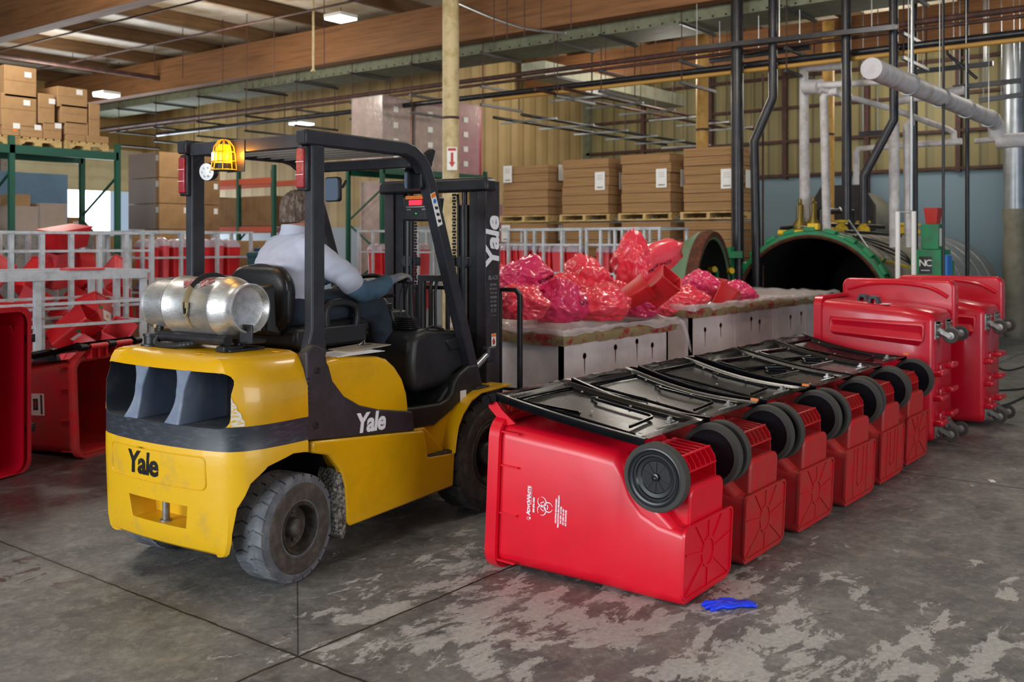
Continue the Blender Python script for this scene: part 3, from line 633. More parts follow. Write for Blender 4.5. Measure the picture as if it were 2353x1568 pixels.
# cowl, column, steering wheel, levers
cw = M(); C0 = [(1.0, .78), (.97, .95), (.985, 1.08), (1.02, 1.13), (1.12, 1.145), (1.5, 1.11), (1.56, 1.06), (1.58, .8)]
cw.prism(C0, 'y', -.44, .44)
cwl = cw.build('cowl', K['plastic'], fk, bevel=.045, seg=4)
M().prism([(1.28, 1.07), (1.50, 1.10), (1.54, 1.02), (1.33, 1.0)], 'y', -.452, -.38).build('cowl_pocket', K['plastic'], cwl, bevel=.01)
M().tube([(1.13, -.4, 1.135), (1.2, -.4, 1.155), (1.32, -.4, 1.13)], .008, 8).build('grab_handle', K['black'], cwl)
col = M(); col.loft([[(1.28, -.09, 1.12), (1.28, .09, 1.12), (1.42, .09, 1.1), (1.42, -.09, 1.1)], [(1.02, -.07, 1.33), (1.02, .07, 1.33), (1.1, .07, 1.37), (1.1, -.07, 1.37)]])
col.loft([[(1.2, -.12, 1.13), (1.2, .12, 1.13), (1.45, .12, 1.1), (1.45, -.12, 1.1)], [(1.18, -.1, 1.24), (1.18, .1, 1.24), (1.32, .1, 1.24), (1.32, -.1, 1.24)]])
cl = col.build('steering_column', K['plastic'], fk, bevel=.015)
M().box(1.1, -.125, 1.25, 1.17, -.09, 1.29).build('ignition_switch', K['black'], cl, bevel=.008)
M().tube([(1.08, -.08, 1.33), (1.12, -.18, 1.34)], .012, 8).build('direction_lever', K['black'], cl)
SWc = Vector((.985, 0, 1.385)); SWd = Vector((-.42, 0, .91)).normalized(); u, v, d = basis(SWd)
sw = M(); sw.tube([SWc+u*.165*math.cos(2*PI*k/36)+v*.165*math.sin(2*PI*k/36) for k in range(36)], .014, 10, close=True)
for k in range(3):
    a = 2*PI*k/3+.5; sw.tube([SWc-d*.02, SWc+(u*math.cos(a)+v*math.sin(a))*.16], .010, 8)
sw.lathe([(.045, -.05), (.05, -.02), (.04, .0), (0, .006)], SWc, d, 24)
so = sw.build('steering_wheel', K['rubberseat'], fk)
bt = M()
for i in range(6): bt.box(1.055-.0+i*.003, -.36+i*.004, 1.145+i*.012, 1.155-i*.003, -.21-i*.004, 1.153+i*.012)
bo = bt.build('lever_boot', K['rubberseat'], fk, bevel=.003)
for i in range(3):
    y = -.335+i*.045
    lv = M().tube([(1.11, y, 1.2), (1.10, y, 1.34), (1.10+i*.012, y-.005, 1.41), (1.065+i*.012, y-.008, 1.43)], .005, 8).build('hydraulic_lever', K['black'], fk)
    M().sphere((1.06+i*.012, y-.008, 1.43), .017, 14).build('lever_knob', K['black'], lv)
# seat
def rr3(x, cy, cz, w, h, r, lean=0): return [(x+lean*(b-cz), a, b) for a, b in rrect(cy-w/2, cz-h/2, cy+w/2, cz+h/2, r, 5)]
seat = M(); seat.loft([rr3(.20, 0, 1.345, .40, .30, .10), rr3(.215, 0, 1.345, .45, .36, .12), rr3(.25, 0, 1.345, .47, .375, .12, .04), rr3(.29, 0, 1.34, .43, .34, .12, .04)][::1])
sb = seat.build('seat_backrest', K['rubberseat'], fk, ang=60)
M().tube([(.235, .225*math.cos(a), 1.40+.125*math.sin(a)**1) for a in [PI*i/14 for i in range(15)]], .018, 8).build('backrest_piping', K['black'], sb)
q = M(); q.loft([[(.15, -.13, 1.18), (.15, .13, 1.18), (.15, .12, 1.42), (.15, -.12, 1.42)], [(.23, -.19, 1.15), (.23, .19, 1.15), (.23, .17, 1.45), (.23, -.17, 1.45)]])
q.build('backrest_shell', K['plastic'], sb, bevel=.02)
q = M().box(.139, -.11, 1.19, .149, .115, 1.40); pz = q.build('document_pouch', K['labelw'], sb)
pz.data.materials[0] = mat('faded_paper_sheets', '#a69a8c', .6, col2='#8d6c55', scale=9, lo=.52, hi=.55)
M().prism([(.26, 1.13), (.30, 1.2), (.42, 1.22), (.78, 1.235), (.84, 1.21), (.85, 1.15), (.80, 1.13)], 'y', -.25, .25).build('seat_cushion', K['rubberseat'], fk, bevel=.03, seg=3)
q = M()
for i in range(4): q.box(.30-.006*i, -.235, 1.068+i*.017, .80+.012*(i % 2), .235, 1.079+i*.017)
q.build('seat_bellows', K['rubberseat'], fk, bevel=.004)
M().prism([(.24, 1.1), (.24, 1.2), (.34, 1.2), (.36, 1.1)], 'y', -.27, .27).build('seat_bracket', K['plastic'], fk, bevel=.02)
for s in (-1, 1):
    q = M(); q.tube(spline([(.46, s*.275, 1.19), (.46, s*.275, 1.28), (.50, s*.275, 1.32), (.60, s*.275, 1.325), (.68, s*.275, 1.30), (.70, s*.275, 1.24), (.68, s*.275, 1.17)], 4), 0, sq=(.035, .04))
    q.box(.42, s*.275-.02, 1.10, .76, s*.275+.02, 1.20)
    q.build('hip_restraint', K['plastic'], fk, bevel=.01)
# mast
for s in (-1, 1):
    q = M(); a, b = sorted((s*.43, s*.355)); q.box(1.72, a, .10, 1.735, b, 2.05); a, b = sorted((s*.43, s*.418)); q.box(1.72, a, .10, 1.87, b, 2.05); a, b = sorted((s*.43, s*.355)); q.box(1.855, a, .10, 1.87, b, 2.05)
    mr_ = q.build('mast_channel', K['dkmetal'], fk, bevel=.003)
    if s < 0:
        t = M(); t.text('Yale', .19, frame3((1.795, -.4315, 1.66), (0, 0, 1), (-1, 0, 0)), .001, .007, .12); t.build('brand_lettering', K['logo_w'], mr_, smooth=False)
        t = M(); t.text('BLACK', .036, frame3((1.795, -.4315, 1.43), (1, 0, 0), (0, 0, 1)), .0006, .002, .15)
        for i in range(7):
            for xx in (1.763, 1.8): t.text(['MIN', 'MAX', 'TOP', '1200', 'KG', 'MM', 'LB'][i], .02, frame3((xx+.014, -.4315, 1.385-i*.027), (1, 0, 0), (0, 0, 1)), .0005, .001)
        t.box(1.765, -.4318, 1.185, 1.83, -.431, 1.189); t.box(1.765, -.4318, 1.21, 1.83, -.431, 1.213)
        t.build('rating_plate_print', K['steel'], mr_, smooth=False)
        t = M().box(1.775, -.4325, .99, 1.825, -.431, 1.07); lb = t.build('warning_label', K['labelw'], mr_)
        M().box(1.777, -.433, 1.05, 1.823, -.4326, 1.068).build('label_heading', K['orange'], lb)
        M().prism([(1.79, 1.0), (1.81, 1.0), (1.815, 1.02), (1.80, 1.045), (1.785, 1.025)], 'y', -.4335, -.4326).build('label_figure', K['redv'], lb)
    q = M(); a, b = sorted((s*.35, s*.28)); q.box(1.74, a, .12, 1.755, b, 2.03); a, b = sorted((s*.35, s*.34)); q.box(1.74, a, .12, 1.85, b, 2.03); a, b = sorted((s*.35, s*.28)); q.box(1.84, a, .12, 1.85, b, 2.03)
    q.build('inner_mast_channel', K['black'], fk, bevel=.003)
    M().cyl((1.75, s*.235, .15), (0, 0, 1), .032, 1.75, 20).build('lift_cylinder', K['black'], fk)
    M().cyl((1.75, s*.235, 1.5), (0, 0, 1), .018, .5, 16).build('cylinder_rod', K['pipek'], fk)
    q = M().box(1.735, min(s*.30, s*.15), 1.50, 1.77, max(s*.30, s*.15), 1.56); q.cyl((1.72, s*.235, 1.53), (1, 0, 0), .045, .04, 18)
    q.build('cylinder_clamp', K['guard'], fk, bevel=.004)
    q = M()
    for i in range(34): q.box(1.722, s*.165-.012*(1 if i % 2 else .6), 1.30+i*.02, 1.735, s*.165+.012*(1 if i % 2 else .6), 1.315+i*.02)
    q.build('lift_chain', K['pipek'], fk)
    M().tube([(1.73, s*.20, .6), (1.73, s*.20, 1.9), (1.76, s*.17, 1.97)], .009, 8).build('hydraulic_hose', K['hose'], fk)
    q = M().tube([(1.40, s*.36, .80), (1.52, s*.36, .86)], .032, 16); tc = q.build('tilt_cylinder', K['black'], fk)
    M().tube([(1.50, s*.475, .86), (1.66, s*.475, .945)], .022, 16).build('tilt_rod', K['chrome'], tc)
    M().box(1.65, min(s*.44, s*.5), .90, 1.74, max(s*.44, s*.5), 1.0).build('tilt_clevis', K['guard'], tc, bevel=.015)
q = M(); P = [(-.46, 1.985), (.46, 1.985), (.46, 2.05), (.44, 2.075), (-.44, 2.075), (-.46, 2.05)]
q.prism(P, 'x', 1.69, 1.80); q.build('mast_crosshead', K['black'], fk, bevel=.018, seg=3)
q = M(); q.box(1.74, -.36, .2, 1.77, .36, .3); q.box(1.74, -.36, .86, 1.765, .36, .93); q.build('mast_crossmember', K['black'], fk)
q = M(); q.tube([(1.72, .02, .85), (1.71, .02, 1.35), (1.73, .02, 1.42)], .011, 8); q.tube([(1.72, -.02, .85), (1.71, -.02, 1.33), (1.73, -.02, 1.40)], .011, 8); q.cyl((1.72, .1, .9), (0, 0, 1), .03, .5, 14); q.box(1.70, -.05, 1.40, 1.76, .12, 1.44)
q.build('hose_reel_bundle', K['hose'], fk)
q = M()
for z0, z1 in ((.22, .32), (.55, .65)): q.box(1.92, -.5, z0, 1.97, .5, z1)
q.box(1.87, -.3, .2, 1.93, -.24, .7); q.box(1.87, .24, .2, 1.93, .3, .7)
q.build('fork_carriage', K['black'], fk, bevel=.005)
q = M(); q.tube([(2.0, -.50, .2), (2.0, -.50, 1.31), (2.0, -.47, 1.345), (2.0, .47, 1.345), (2.0, .50, 1.31), (2.0, .50, .2)], 0, sq=(.03, .03))
q.box(1.985, -.5, .68, 2.01, .5, .70)
for y in (-.34, -.2, -.05, .1, .25, .38): q.box(1.988, y-.015, .69, 2.008, y+.015, 1.35)
q.build('load_backrest', K['black'], fk, bevel=.004)
for s in (-1, 1):
    q = M(); q.prism([(1.97, .68), (1.97, .06), (2.02, .03), (2.72, .035), (2.72, .045), (2.03, .075), (2.01, .11), (2.01, .68)], 'y', s*.3-.055, s*.3+.055); q.build('fork', K['black'], fk, bevel=.003)
# bracket under the gas cylinder
q = M(); q.cyl((-.20, -.27, 1.175), (0, 1, 0), .028, .52, 20)
br = q.build('cylinder_cradle', K['black'], fk)
q = M().box(-.13, -.34, 1.155, -.02, .3, 1.175); q.box(-.22, -.31, 1.12, -.0, -.2, 1.135); q.box(-.24, -.29, 1.122, -.12, -.23, 1.15); q.box(-.14, -.28, 1.135, -.1, -.24, 1.16)
q.box(-.22, .2, 1.12, .0, .3, 1.135); q.box(-.1, .22, 1.13, -.06, .28, 1.16); q.build('cradle_foot', K['black'], br, bevel=.004)
M().box(-.155, -.39, 1.165, -.145, -.30, 1.255).build('cradle_stop', K['black'], br, bevel=.003)
q = M().lathe([(.055, 0), (.055, .012), (.04, .014), (.04, .05), (.045, .052), (.045, .065), (0, .066)], (-.22, .30, 1.12), (0, 0, 1), 24); q.build('swivel_pivot', K['black'], br)
q = M(); pts = spline([(-.17, .30, 1.30), (-.2, .26, 1.2), (-.24, .24, 1.14), (-.25, .12, 1.133), (-.235, .0, 1.145), (-.16, -.05, 1.16)], 14)
q.tube(pts, [.0135 if i % 2 else .0165 for i in range(len(pts))], 10); q.build('gas_hose', K['hose'], br)
# gas cylinder: strapped in the cradle but a thing of its own
GB = FM @ Vector((-.13, -.03, 1.183))
gt = thing('gas_cylinder', 'scratched aluminium gas cylinder lying strapped across the back of the forklift', 'gas cylinder', GB, (0, 0, FH))
Z0 = .15
pf = [(0, -.375), (.075, -.375), (.10, -.38), (.115, -.41), (.122, -.41), (.122, -.385), (.115, -.355), (.128, -.335), (.148, -.29), (.153, -.27), (.153, -.262), (.148, -.256), (.1485, .16), (.153, .166), (.153, .176), (.146, .19), (.13, .215), (.118, .225)]
q = M().lathe(pf, (0, 0, Z0), (0, 1, 0), 56, False); q.lathe([(.13, .215), (.05, .25), (0, .255)], (0, 0, Z0), (0, 1, 0), 40, False)
for v in q.v: v.y += .085*max(0, min(1, (.1-v.y)/.2))
tk = q.build('tank_body', K['alu'], gt, ang=50)
q = M().lathe([(.124, .215), (.128, .22), (.128, .36), (.134, .366), (.128, .372), (.122, .366), (.122, .22)], (0, 0, Z0), (0, 1, 0), 48, False)
q.build('guard_collar', K['alu'], gt)
q = M().lathe([(.022, .25), (.022, .32), (.03, .32), (.03, .335), (0, .335)], (0, 0, Z0), (0, 1, 0), 16); q.tube([(0, .3, Z0), (-.06, .33, Z0-.06), (-.07, .33, Z0-.12)], .012, 8)
q.build('valve', K['brass'], gt)
q = M(); q.tube([(.1515*math.sin(a), -.03, Z0+.1515*math.cos(a)) for a in [math.radians(-100+k*10) for k in range(22)]], 0, sq=(.006, .04)); q.build('strap', K['strap'], gt)
q = M(); AA = [math.radians(-80+k*6) for k in range(6)]
q.tube([(.157*math.sin(a), -.03, Z0+.157*math.cos(a)) for a in AA], 0, sq=(.008, .036))
q.tube([(-.160, -.03+.014*math.cos(t), Z0-.01+.03*math.sin(t)) for t in [2*PI*k/16 for k in range(16)]], .004, 6, close=True); q.box(-.166, -.05, Z0+.0, -.155, -.01, Z0+.03)
q.tube([(-.155, -.03, Z0-.03), (-.125, -.03, Z0-.10)], .004, 6)
q.build('buckle', K['brass'], gt)
dm = mat('faded_red_diamond', '#8e3038', .45, .4, col2='#b5aaa6', scale=40, lo=.5, hi=.6)
def wrap(v): a = v.x/.15; return (-.1503*math.cos(a-.55), v.y, Z0-.1503*math.sin(a-.55))
for cy, cx in ((.035, -.07), (-.09, -.075)):
    q = M(); Nn = 8; 
    vs = [(0, 0, 0)]; r_ = .052
    P = []
    for e in range(4):
        a = (r_*math.cos(e*PI/2), r_*math.sin(e*PI/2)); b = (r_*math.cos((e+1)*PI/2), r_*math.sin((e+1)*PI/2))
        P += [(a[0]+(b[0]-a[0])*k/5, a[1]+(b[1]-a[1])*k/5) for k in range(5)]
    V = [Vector(wrap(Vector((cx+t*p[0], cy+t*p[1], 0)))) for t in (1., .5) for p in P]+[Vector(wrap(Vector((cx, cy, 0))))]
    m_ = len(P); F_ = [(k, (k+1) % m_, m_+(k+1) % m_, m_+k) for k in range(m_)]+[(m_+k, m_+(k+1) % m_, 2*m_) for k in range(m_)]
    q.add(V, F_); o = q.build('hazard_diamond', dm, tk, fix=False)
# ---------------------------------------------------------------- wheeled bins (built upright: x width, y depth with the back at +y, z height)
BH = 1.05
def hw(z): return .262+.062*max(0, min(1, z/BH))            # half width
def bin_body(name, root, mt, star=True):
    def sec(z, y0, y1, r, dx=0):
        return [(x, y, z) for x, y in rrect(-hw(z)+dx, y0, hw(z)-dx, y1, r, 4)]
    b = M()
    # floor slab and lower front half, then the step out over the wheel wells
    S = [sec(0, .025, .365, .04), sec(.02, .02, .375, .045), sec(.13, .018, .395, .05), sec(.22, .016, .44, .055), sec(.285, .014, .52, .06), sec(.325, .012, .62, .07), sec(.37, .012, .675, .07), sec(.55, .01, .69, .07), sec(1.0, .0, .715, .07), sec(BH-.005, .0, .72, .07)]
    b.loft(S, cap=False); b.f.append(list(range(len(S[0])-1, -1, -1))); b.m.append(0)
    nS = len(b.v); I = [sec(BH-.005, .006, .714, .066, .006), sec(.39, .024, .665, .066, .008), sec(.05, .05, .38, .04, .008)]
    b.loft(I[::-1], cap=False); k = len(S[0]); b.f.append([nS+j for j in range(k)]); b.m.append(0)
    top0 = (len(S)-1)*k; inner0 = nS+2*k
    for j in range(k): b.f.append([top0+j, top0+(j+1) % k, inner0+(j+1) % k, inner0+j]); b.m.append(0)
    body = b.build('bin_body', mt, root, ang=50)
    # housing between the wheels
    h = M(); h.loft([[(x, y, z) for x, y in rrect(-.185, .30, .185, .545, .05, 4)] for z in (.012, .30)]+[[(x, y, .42) for x, y in rrect(-.15, .30, .15, .60, .05, 4)]])
    h.build('axle_housing', mt, root, bevel=.012)
    r = M(); P = [(.603, .05), (.63, .058), (.672, .09), (.685, .28), (.63, .36), (.603, .34)]; P2 = [(.53, .05)]+P[1:-1]+[(.53, .34)]
    for x in (-.11, -.055, 0, .055, .11): r.prism(P, 'x', x-.0035, x+.0035)
    for x in (-.17, .17): r.prism(P2, 'x', x-.004, x+.004)
    r.tube([(-.17, .672, .09), (.17, .672, .09)], .006, 6)
    r.box(-.173, .54, .20, .173, .56, .35); r.box(-.173, .60, .05, .173, .607, .34); r.box(-.173, .545, .30, .173, .66, .308)
    r.build('axle_bracket', mt, root)
    # mouth rim
    q = M(); R_ = [rrect(-hw(BH)-w, -w, hw(BH)+w, .72+w, .07+w, 4) for w in (.004, .028, .030, .004)]
    zz = (BH-.062, BH-.062, BH, BH)
    q.loft([[(x, y, zz[i]) for x, y in R_[i]] for i in range(4)], cap=False)
    q.loft([[(x, y, zz[i]+(-.0 if i else 0)) for x, y in R_[i]] for i in (0, 3)], cap=False)
    q.build('mouth_rim', mt, body, ang=60)
    q = M()
    for s in (-1, 1):
        for y in (.03, .27, .51, .68): q.box(min(s*.315, s*.335), y-.004, .88, max(s*.315, s*.335), y+.004, .99)
    for s in (-1, 1): q.prism([(.72, .93), (.78, 1.02), (.825, 1.06), (.83, 1.105), (.78, 1.10), (.70, 1.0)], 'x', s*.29-.006, s*.29+.006)
    q.build('stiffening_ribs', mt, body)
    # handle bar with two red grips
    q = M().tube([(-.30, .822, 1.092), (.30, .822, 1.092)], .011, 10); q.build('handle_bar', K['lid'], root)
    for s in (-1, 1):
        q = M().tube([(s*.045+.0, .822, 1.092), (s*.225, .822, 1.092)], .021, 14); q.tube([(s*.07, .822, 1.092), (s*.2, .822, 1.092)], .0225, 14)
        for x in (.05, .135, .22): q.box(s*x-.006, .73, 1.02, s*x+.006, .83, 1.10)
        q.build('handle', K['contr'], root)
    # underside ribs
    q = M()
    if star:
        c = (.0, .215); q.tube([(c[0]+.062*math.cos(2*PI*k/20), c[1]+.068*math.sin(2*PI*k/20), -.002) for k in range(20)], 0, sq=(.012, .008), close=True)
        for ex, ey in ((-.235, .06), (0, .05), (.235, .06), (-.24, .25), (.24, .25)):
            d = Vector((ex-c[0], ey-c[1], 0)).normalized()*.066; q.bar((c[0]+d.x, c[1]+d.y, -.002), (ex, ey, -.002), .010, .009)
        for ex, ey in ((-.15, .375), (0, .375), (.15, .375)): d = Vector((ex-c[0], ey-c[1], 0)).normalized()*.066; q.bar((c[0]+d.x, c[1]+d.y, -.002), (ex, ey, -.002), .010, .009)
    else:
        q.tube([(-.05, .37, -.002), (-.05, .15, -.002), (-.03, .125, -.002), (.03, .125, -.002), (.05, .15, -.002), (.05, .37, -.002)], 0, sq=(.014, .008))
        for x in (-.12, .12): q.bar((x, .06, -.002), (x, .37, -.002), .008, .006)
        q.lathe([(.008, 0), (0, .004)], (0, .25, -.001), (0, 0, -1), 10)
    q.build('underside_ribs', mt, body)
    q = M(); E = rrect(-.262, .05, .262, .375, .035, 4)
    q.tube([(x, y, -.001) for x, y in E], 0, sq=(.012, .014), close=True); q.build('base_edge', mt, body)
    return body
def bin_wheels(root):
    M().tube([(-.29, .60, .13), (.29, .60, .13)], .011, 10).build('axle', K['steel'], root)
    for s in (-1, 1):
        q = M().lathe([(.13, -.030), (.155, -.027), (.1585, -.018), (.1585, .018), (.155, .027), (.13, .030), (.125, .026)], (0, 0, 0), (s, 0, 0), 48, False)
        w = q.build('bin_wheel', K['bintread'], root, ang=50); w.location = (s*.298, .60, .13)
        q = M().lathe([(.133, -.026), (.134, .030), (.128, .031), (.120, .026), (.112, .026), (.106, .021), (.097, .021), (.092, .014), (.075, .012), (.072, .008), (.02, .008), (.018, .02), (.010, .022), (0, .014)], (0, 0, 0), (s, 0, 0), 48, False)
        q.lathe([(.133, -.026), (.1, -.02), (0, -.02)], (0, 0, 0), (s, 0, 0), 32, False)
        for k in range(10):
            a = 2*PI*k/10; q.bar((s*.009, .022*math.cos(a), .022*math.sin(a)), (s*.009, .07*math.cos(a), .07*math.sin(a)), .004, .004)
        q.build('wheel_disc', K['binwheel'], w)
def bin_lid(root, kind=0, sag=0.):
    """lid folded right over the back: hangs from the handle bar along the back face"""
    L0, L1 = 1.045, .19; n = 12
    def yy(t): return .850-.115*t+.02*t*t-sag*math.sin(PI*t)+.0
    def pt(x, t, d): return (x, yy(t)+d, L0+(L1-L0)*t)
    q = M(); X = .318
    prof = [(-X, -.02), (-X, .012), (-X+.02, .014), (-X+.035, .002), (-X+.05, .0), (-X+.06, -.014), (0, -.010), (X-.06, -.014), (X-.05, 0), (X-.035, .002), (X-.02, .014), (X, .012), (X, -.02)]
    back = [(x*.985, d-.006) for x, d in prof[::-1]]
    T = [0, .02, .05, .07]+[.07+.86*k/n for k in range(1, n)]+[.93, .95, .98, 1.0]
    rings = []
    for t in T:
        e = 1. if .05 < t < .95 else 0.
        ring = []
        for x, d in prof+back:
            dd = d
            if not e and abs(x) < X-.03: dd = .008 if d >= -.02 else d
            ring.append(pt(x, t, dd))
        rings.append(ring)
    q.loft(rings); lid = q.build('lid', K['lid'], root, ang=45)
    q = M()
    if kind == 0:
        q.tube([pt(-.20, .30, -.004), pt(-.20, .345, .004), pt(-.16, .36, .006), pt(-.15, .74, .006), pt(-.12, .775, .006), pt(.15, .80, .004)], 0, sq=(.014, .010))
        q.tube([pt(.22, .18, -.006), pt(.12, .44, -.006), pt(.15, .47, -.002)], 0, sq=(.012, .007))
        q.tube([pt(-.27, .1, .0), pt(.24, .1, .0), pt(.25, .12, 0), pt(.25, .9, 0)], .008, 6)
    else:
        q.prism([(0, 0)], 'x', 0, 0) if 0 else None
        q.tube([pt(-.22, .18, .0), pt(.18, .14, .0), pt(.22, .17, 0), pt(.20, .36, 0), pt(-.2, .42, 0)], .010, 8)
        q.tube([pt(-.2, .5, 0), pt(.0, .44, .004), pt(.05, .48, .004), pt(-.1, .56, 0)], .010, 8)
        q.tube([pt(-.2, .62, 0), pt(.2, .60, 0)], .006, 6)
    q.build('moulded_ridge', K['lid'], lid)
    q = M()
    q.cbox(pt(-.10, .90, .012), (.05, .012, .035)); q.cbox(pt(-.10, .90, .024), (.028, .022, .018)); q.tube([pt(-.14, .93, .01), pt(-.10, .945, .012), pt(.08, .93, .01)], .006, 6)
    q.build('lid_latch', K['chrome' if kind else 'steel'], lid, bevel=.002)
    q = M()
    for x, t in ((.24, .09), (-.24, .2), (.05, .48), (-.24, .55), (.2, .9)): q.lathe([(.008, 0), (.006, .006), (0, .007)], pt(x, t, -.002), (0, 1, 0), 10)
    q.build('rivet', K['steel'], lid)
    q = M()
    for x in (-.30, 0, .30): q.tube([(x-.035, .822, 1.092), (x+.035, .822, 1.092)], .026, 12); q.box(x-.03, .822, 1.03, x+.03, .850, 1.092)
    q.build('lid_hinge', K['lid'], lid)
    return lid
def make_bin(label, variant, group):
    root = thing('wheeled_bin', label, 'waste bin', (0, 0, 0), (0, 0, 0), group)
    bin_body('b', root, K['red'] if variant == 0 else K['reddirty'], variant < 2)
    bin_wheels(root); bin_lid(root, 0 if variant < 2 else 1, [.004, .03, .02][variant]); return root
# orientation of a bin tipped on its front: local y -> up, local z -> +Y (mouth away to the left)
def tipped(yaw, pitch=-.046):
    A = Matrix(((-1, 0, 0), (0, 0, 1), (0, 1, 0))).to_4x4()
    return (Matrix.Rotation(yaw, 4, 'Z') @ Matrix.Rotation(-pitch, 4, 'X') @ A).to_euler()
binp = make_bin('glossy red bin lying nearest, with white biohazard print on its side', 0, 'row of tipped red bins')
binp.location = (4.285, 2.165, -.018); binp.rotation_euler = tipped(.035)
# white print on the near side (local +x side)
bb = [c for c in binp.children if c.name.startswith('bin_body')][0]
def side(y, z): return Vector((hw(z)+.0016, y, z))
pr = M()
def vtext(s, size, y, z, bold=.0012, sh=0):
    # text baseline runs up the side once the bin lies down: reading direction local +y, letter tops toward local +z
    T = frame3(side(y, z), (0, 1, 0), (.062/BH, 0, 1)); pr.text(s, size, T, .0003, bold*1.3, sh)
vtext('A', .050, .248, .848, .0014); vtext('DVO', .038, .300, .846, .0014); vtext('W', .050, .360, .848, .0014); vtext('ASTE', .038, .422, .846, .0014)
vtext('800-876-1060', .021, .32, .802)
T = frame3(side(.415, .80), (0, 1, 0), (.06, 0, 1)); pr.T = frame3(side(.34, .824), (0, 1, 0), (.06, 0, 1)); pr.box(-.02, -.001, 0, .12, .0012, .0006); pr.T = Matrix.Identity(4)
pr.T = frame3(side(.205, .846), (0, 1, 0), (.06, 0, 1))
pr.tube([(.013*math.cos(a), .015*math.sin(a), 0) for a in [2*PI*k/16 for k in range(13)]], 0, sq=(.0012, .005)); pr.box(-.003, -.02, 0, .012, -.004, .0006)
# biohazard sign
pr.T = frame3(side(.325, .708), (0, 1, 0), (.06, 0, 1)) @ Matrix.Rotation(PI, 4, 'Z') @ Matrix.Scale(1.4, 4)
def ringarc(cx, cy, r0, r1, a0, a1, n=22, off=0):
    V = []; Fs = []
    for k in range(n+1):
        a = math.radians(a0+(a1-a0)*k/n); w = .28+.72*math.sin(PI*k/n)**1.2 if off else 1
        rm = r1; ri = r1-(r1-r0)*w
        V += [(cx+rm*math.cos(a), cy+rm*math.sin(a), .0004), (cx+ri*math.cos(a), cy+ri*math.sin(a), .0004)]
        if k: Fs.append((2*k-2, 2*k-1, 2*k+1, 2*k))
    pr.add(V, Fs)
for k in range(3):
    a = math.radians(90+120*k); c = (.027*math.cos(a), .027*math.sin(a))
    ringarc(c[0], c[1], .0215, .030, 90+120*k+15, 90+120*k+345, 34, 1)
    ringarc(0, 0, .0225, .0275, 90+120*k-32, 90+120*k+32, 8)
pr.T = Matrix.Identity(4)
for i, s in enumerate(('CAUTION BIOHAZARD', 'PRECAUCION BIO-PELIGROSO', 'UN 3291 6.2 PGII', 'NY DEC 4A-107', 'AZ TR12412128')):
    vtext(s, .0185, [.31, .31, .285, .275, .27][i], .598-i*.0225, .0009)
for v in pr.v:
    e_ = v.x-hw(v.z)-.0016; v.y = .345+(v.y-.325)*.62; v.z = .72+(v.z-.69)*.62; v.x = hw(v.z)+.0026+e_
pr.build('white_print', K['white'], bb, smooth=False, fix=False)
bind = make_bin('red bin, second of the tipped row, orange tag by its lid latch', 1, 'row of tipped red bins')
binu = make_bin('dusty red bin, fourth of the tipped row, long groove on its base', 2, 'row of tipped red bins')
tg = M().box(-.155, .80, .125, -.135, .812, .165); lidc = [c for c in bind.children if c.name.startswith('lid')][0]; tg.build('orange_tag', K['orange'], lidc)
def put(o, a, b, yaw, label=None, new=True, skip=()):
    o2 = clone(o, None, label=label, skip=skip) if new else o
    o2.location = (a, b, -.018); o2.rotation_euler = tipped(yaw); return o2
put(bind, 4.985, 2.185, .02, new=False)
put(bind, 5.70, 2.18, .0, 'scuffed red bin, third of the tipped row, dirty ribbed base', skip=('orange_tag',))
put(binu, 6.42, 2.165, -.01, new=False)
put(binu, 7.13, 2.18, .01, 'dusty red bin, fifth of the tipped row, beside the last one')
put(bind, 7.83, 2.21, .0, 'red bin at the far end of the tipped row, against the moulded carts', skip=('orange_tag',))
# two more bins tipped over at the left
bl = put(bind, 4.10, 7.30, PI+.315, 'red bin lying open behind the forklift, sticker on its side', skip=('orange_tag', 'lid'))
bl['group'] = 'red bins tipped at the left'
BLO = Matrix.Translation(Vector((0, 0, 0)))
lid2 = clone([c for c in bind.children if c.name.startswith('lid')][0], bl)
bl.location = (0, 0, 0)
bl.location = Vector((3.96, 8.35, -.018))
sk = M(); sk.T = frame3((-hw(.7)-.0015, .40, .66), (0, -1, 0), (.06, 0, -1)) if 0 else Matrix.Identity(4)
def sside(y, z, o=0.): return Vector((-hw(z)-.0016-o, y, z))
def patch(y0, z0, y1, z1, o): return M().add([sside(y0, z0, o), sside(y1, z0, o), sside(y1, z1, o), sside(y0, z1, o)], [(0, 1, 2, 3)])
lb = [c for c in bl.children if c.name.startswith('bin_body')][0]
lb = lb
sk1 = patch(.30, .56, .47, .70, .0).build('sticker', K['labelw'], lb, fix=False)
patch(.34, .58, .43, .635, .001).build('sticker_symbol_panel', K['black'], sk1, fix=False)
patch(.31, .66, .46, .68, .001).build('sticker_text_bar', K['black'], sk1, fix=False)
g = M()
for k in range(3):
    a = math.radians(90+120*k); c = sside(.385+.016*math.cos(a), .607+.016*math.sin(a), .002)
    g.tube([c+Vector((0, .012*math.cos(t), .012*math.sin(t))) for t in [2*PI*j/12 for j in range(12)]], .0022, 5, close=True)
g.build('sticker_symbol', K['redv'], sk1)

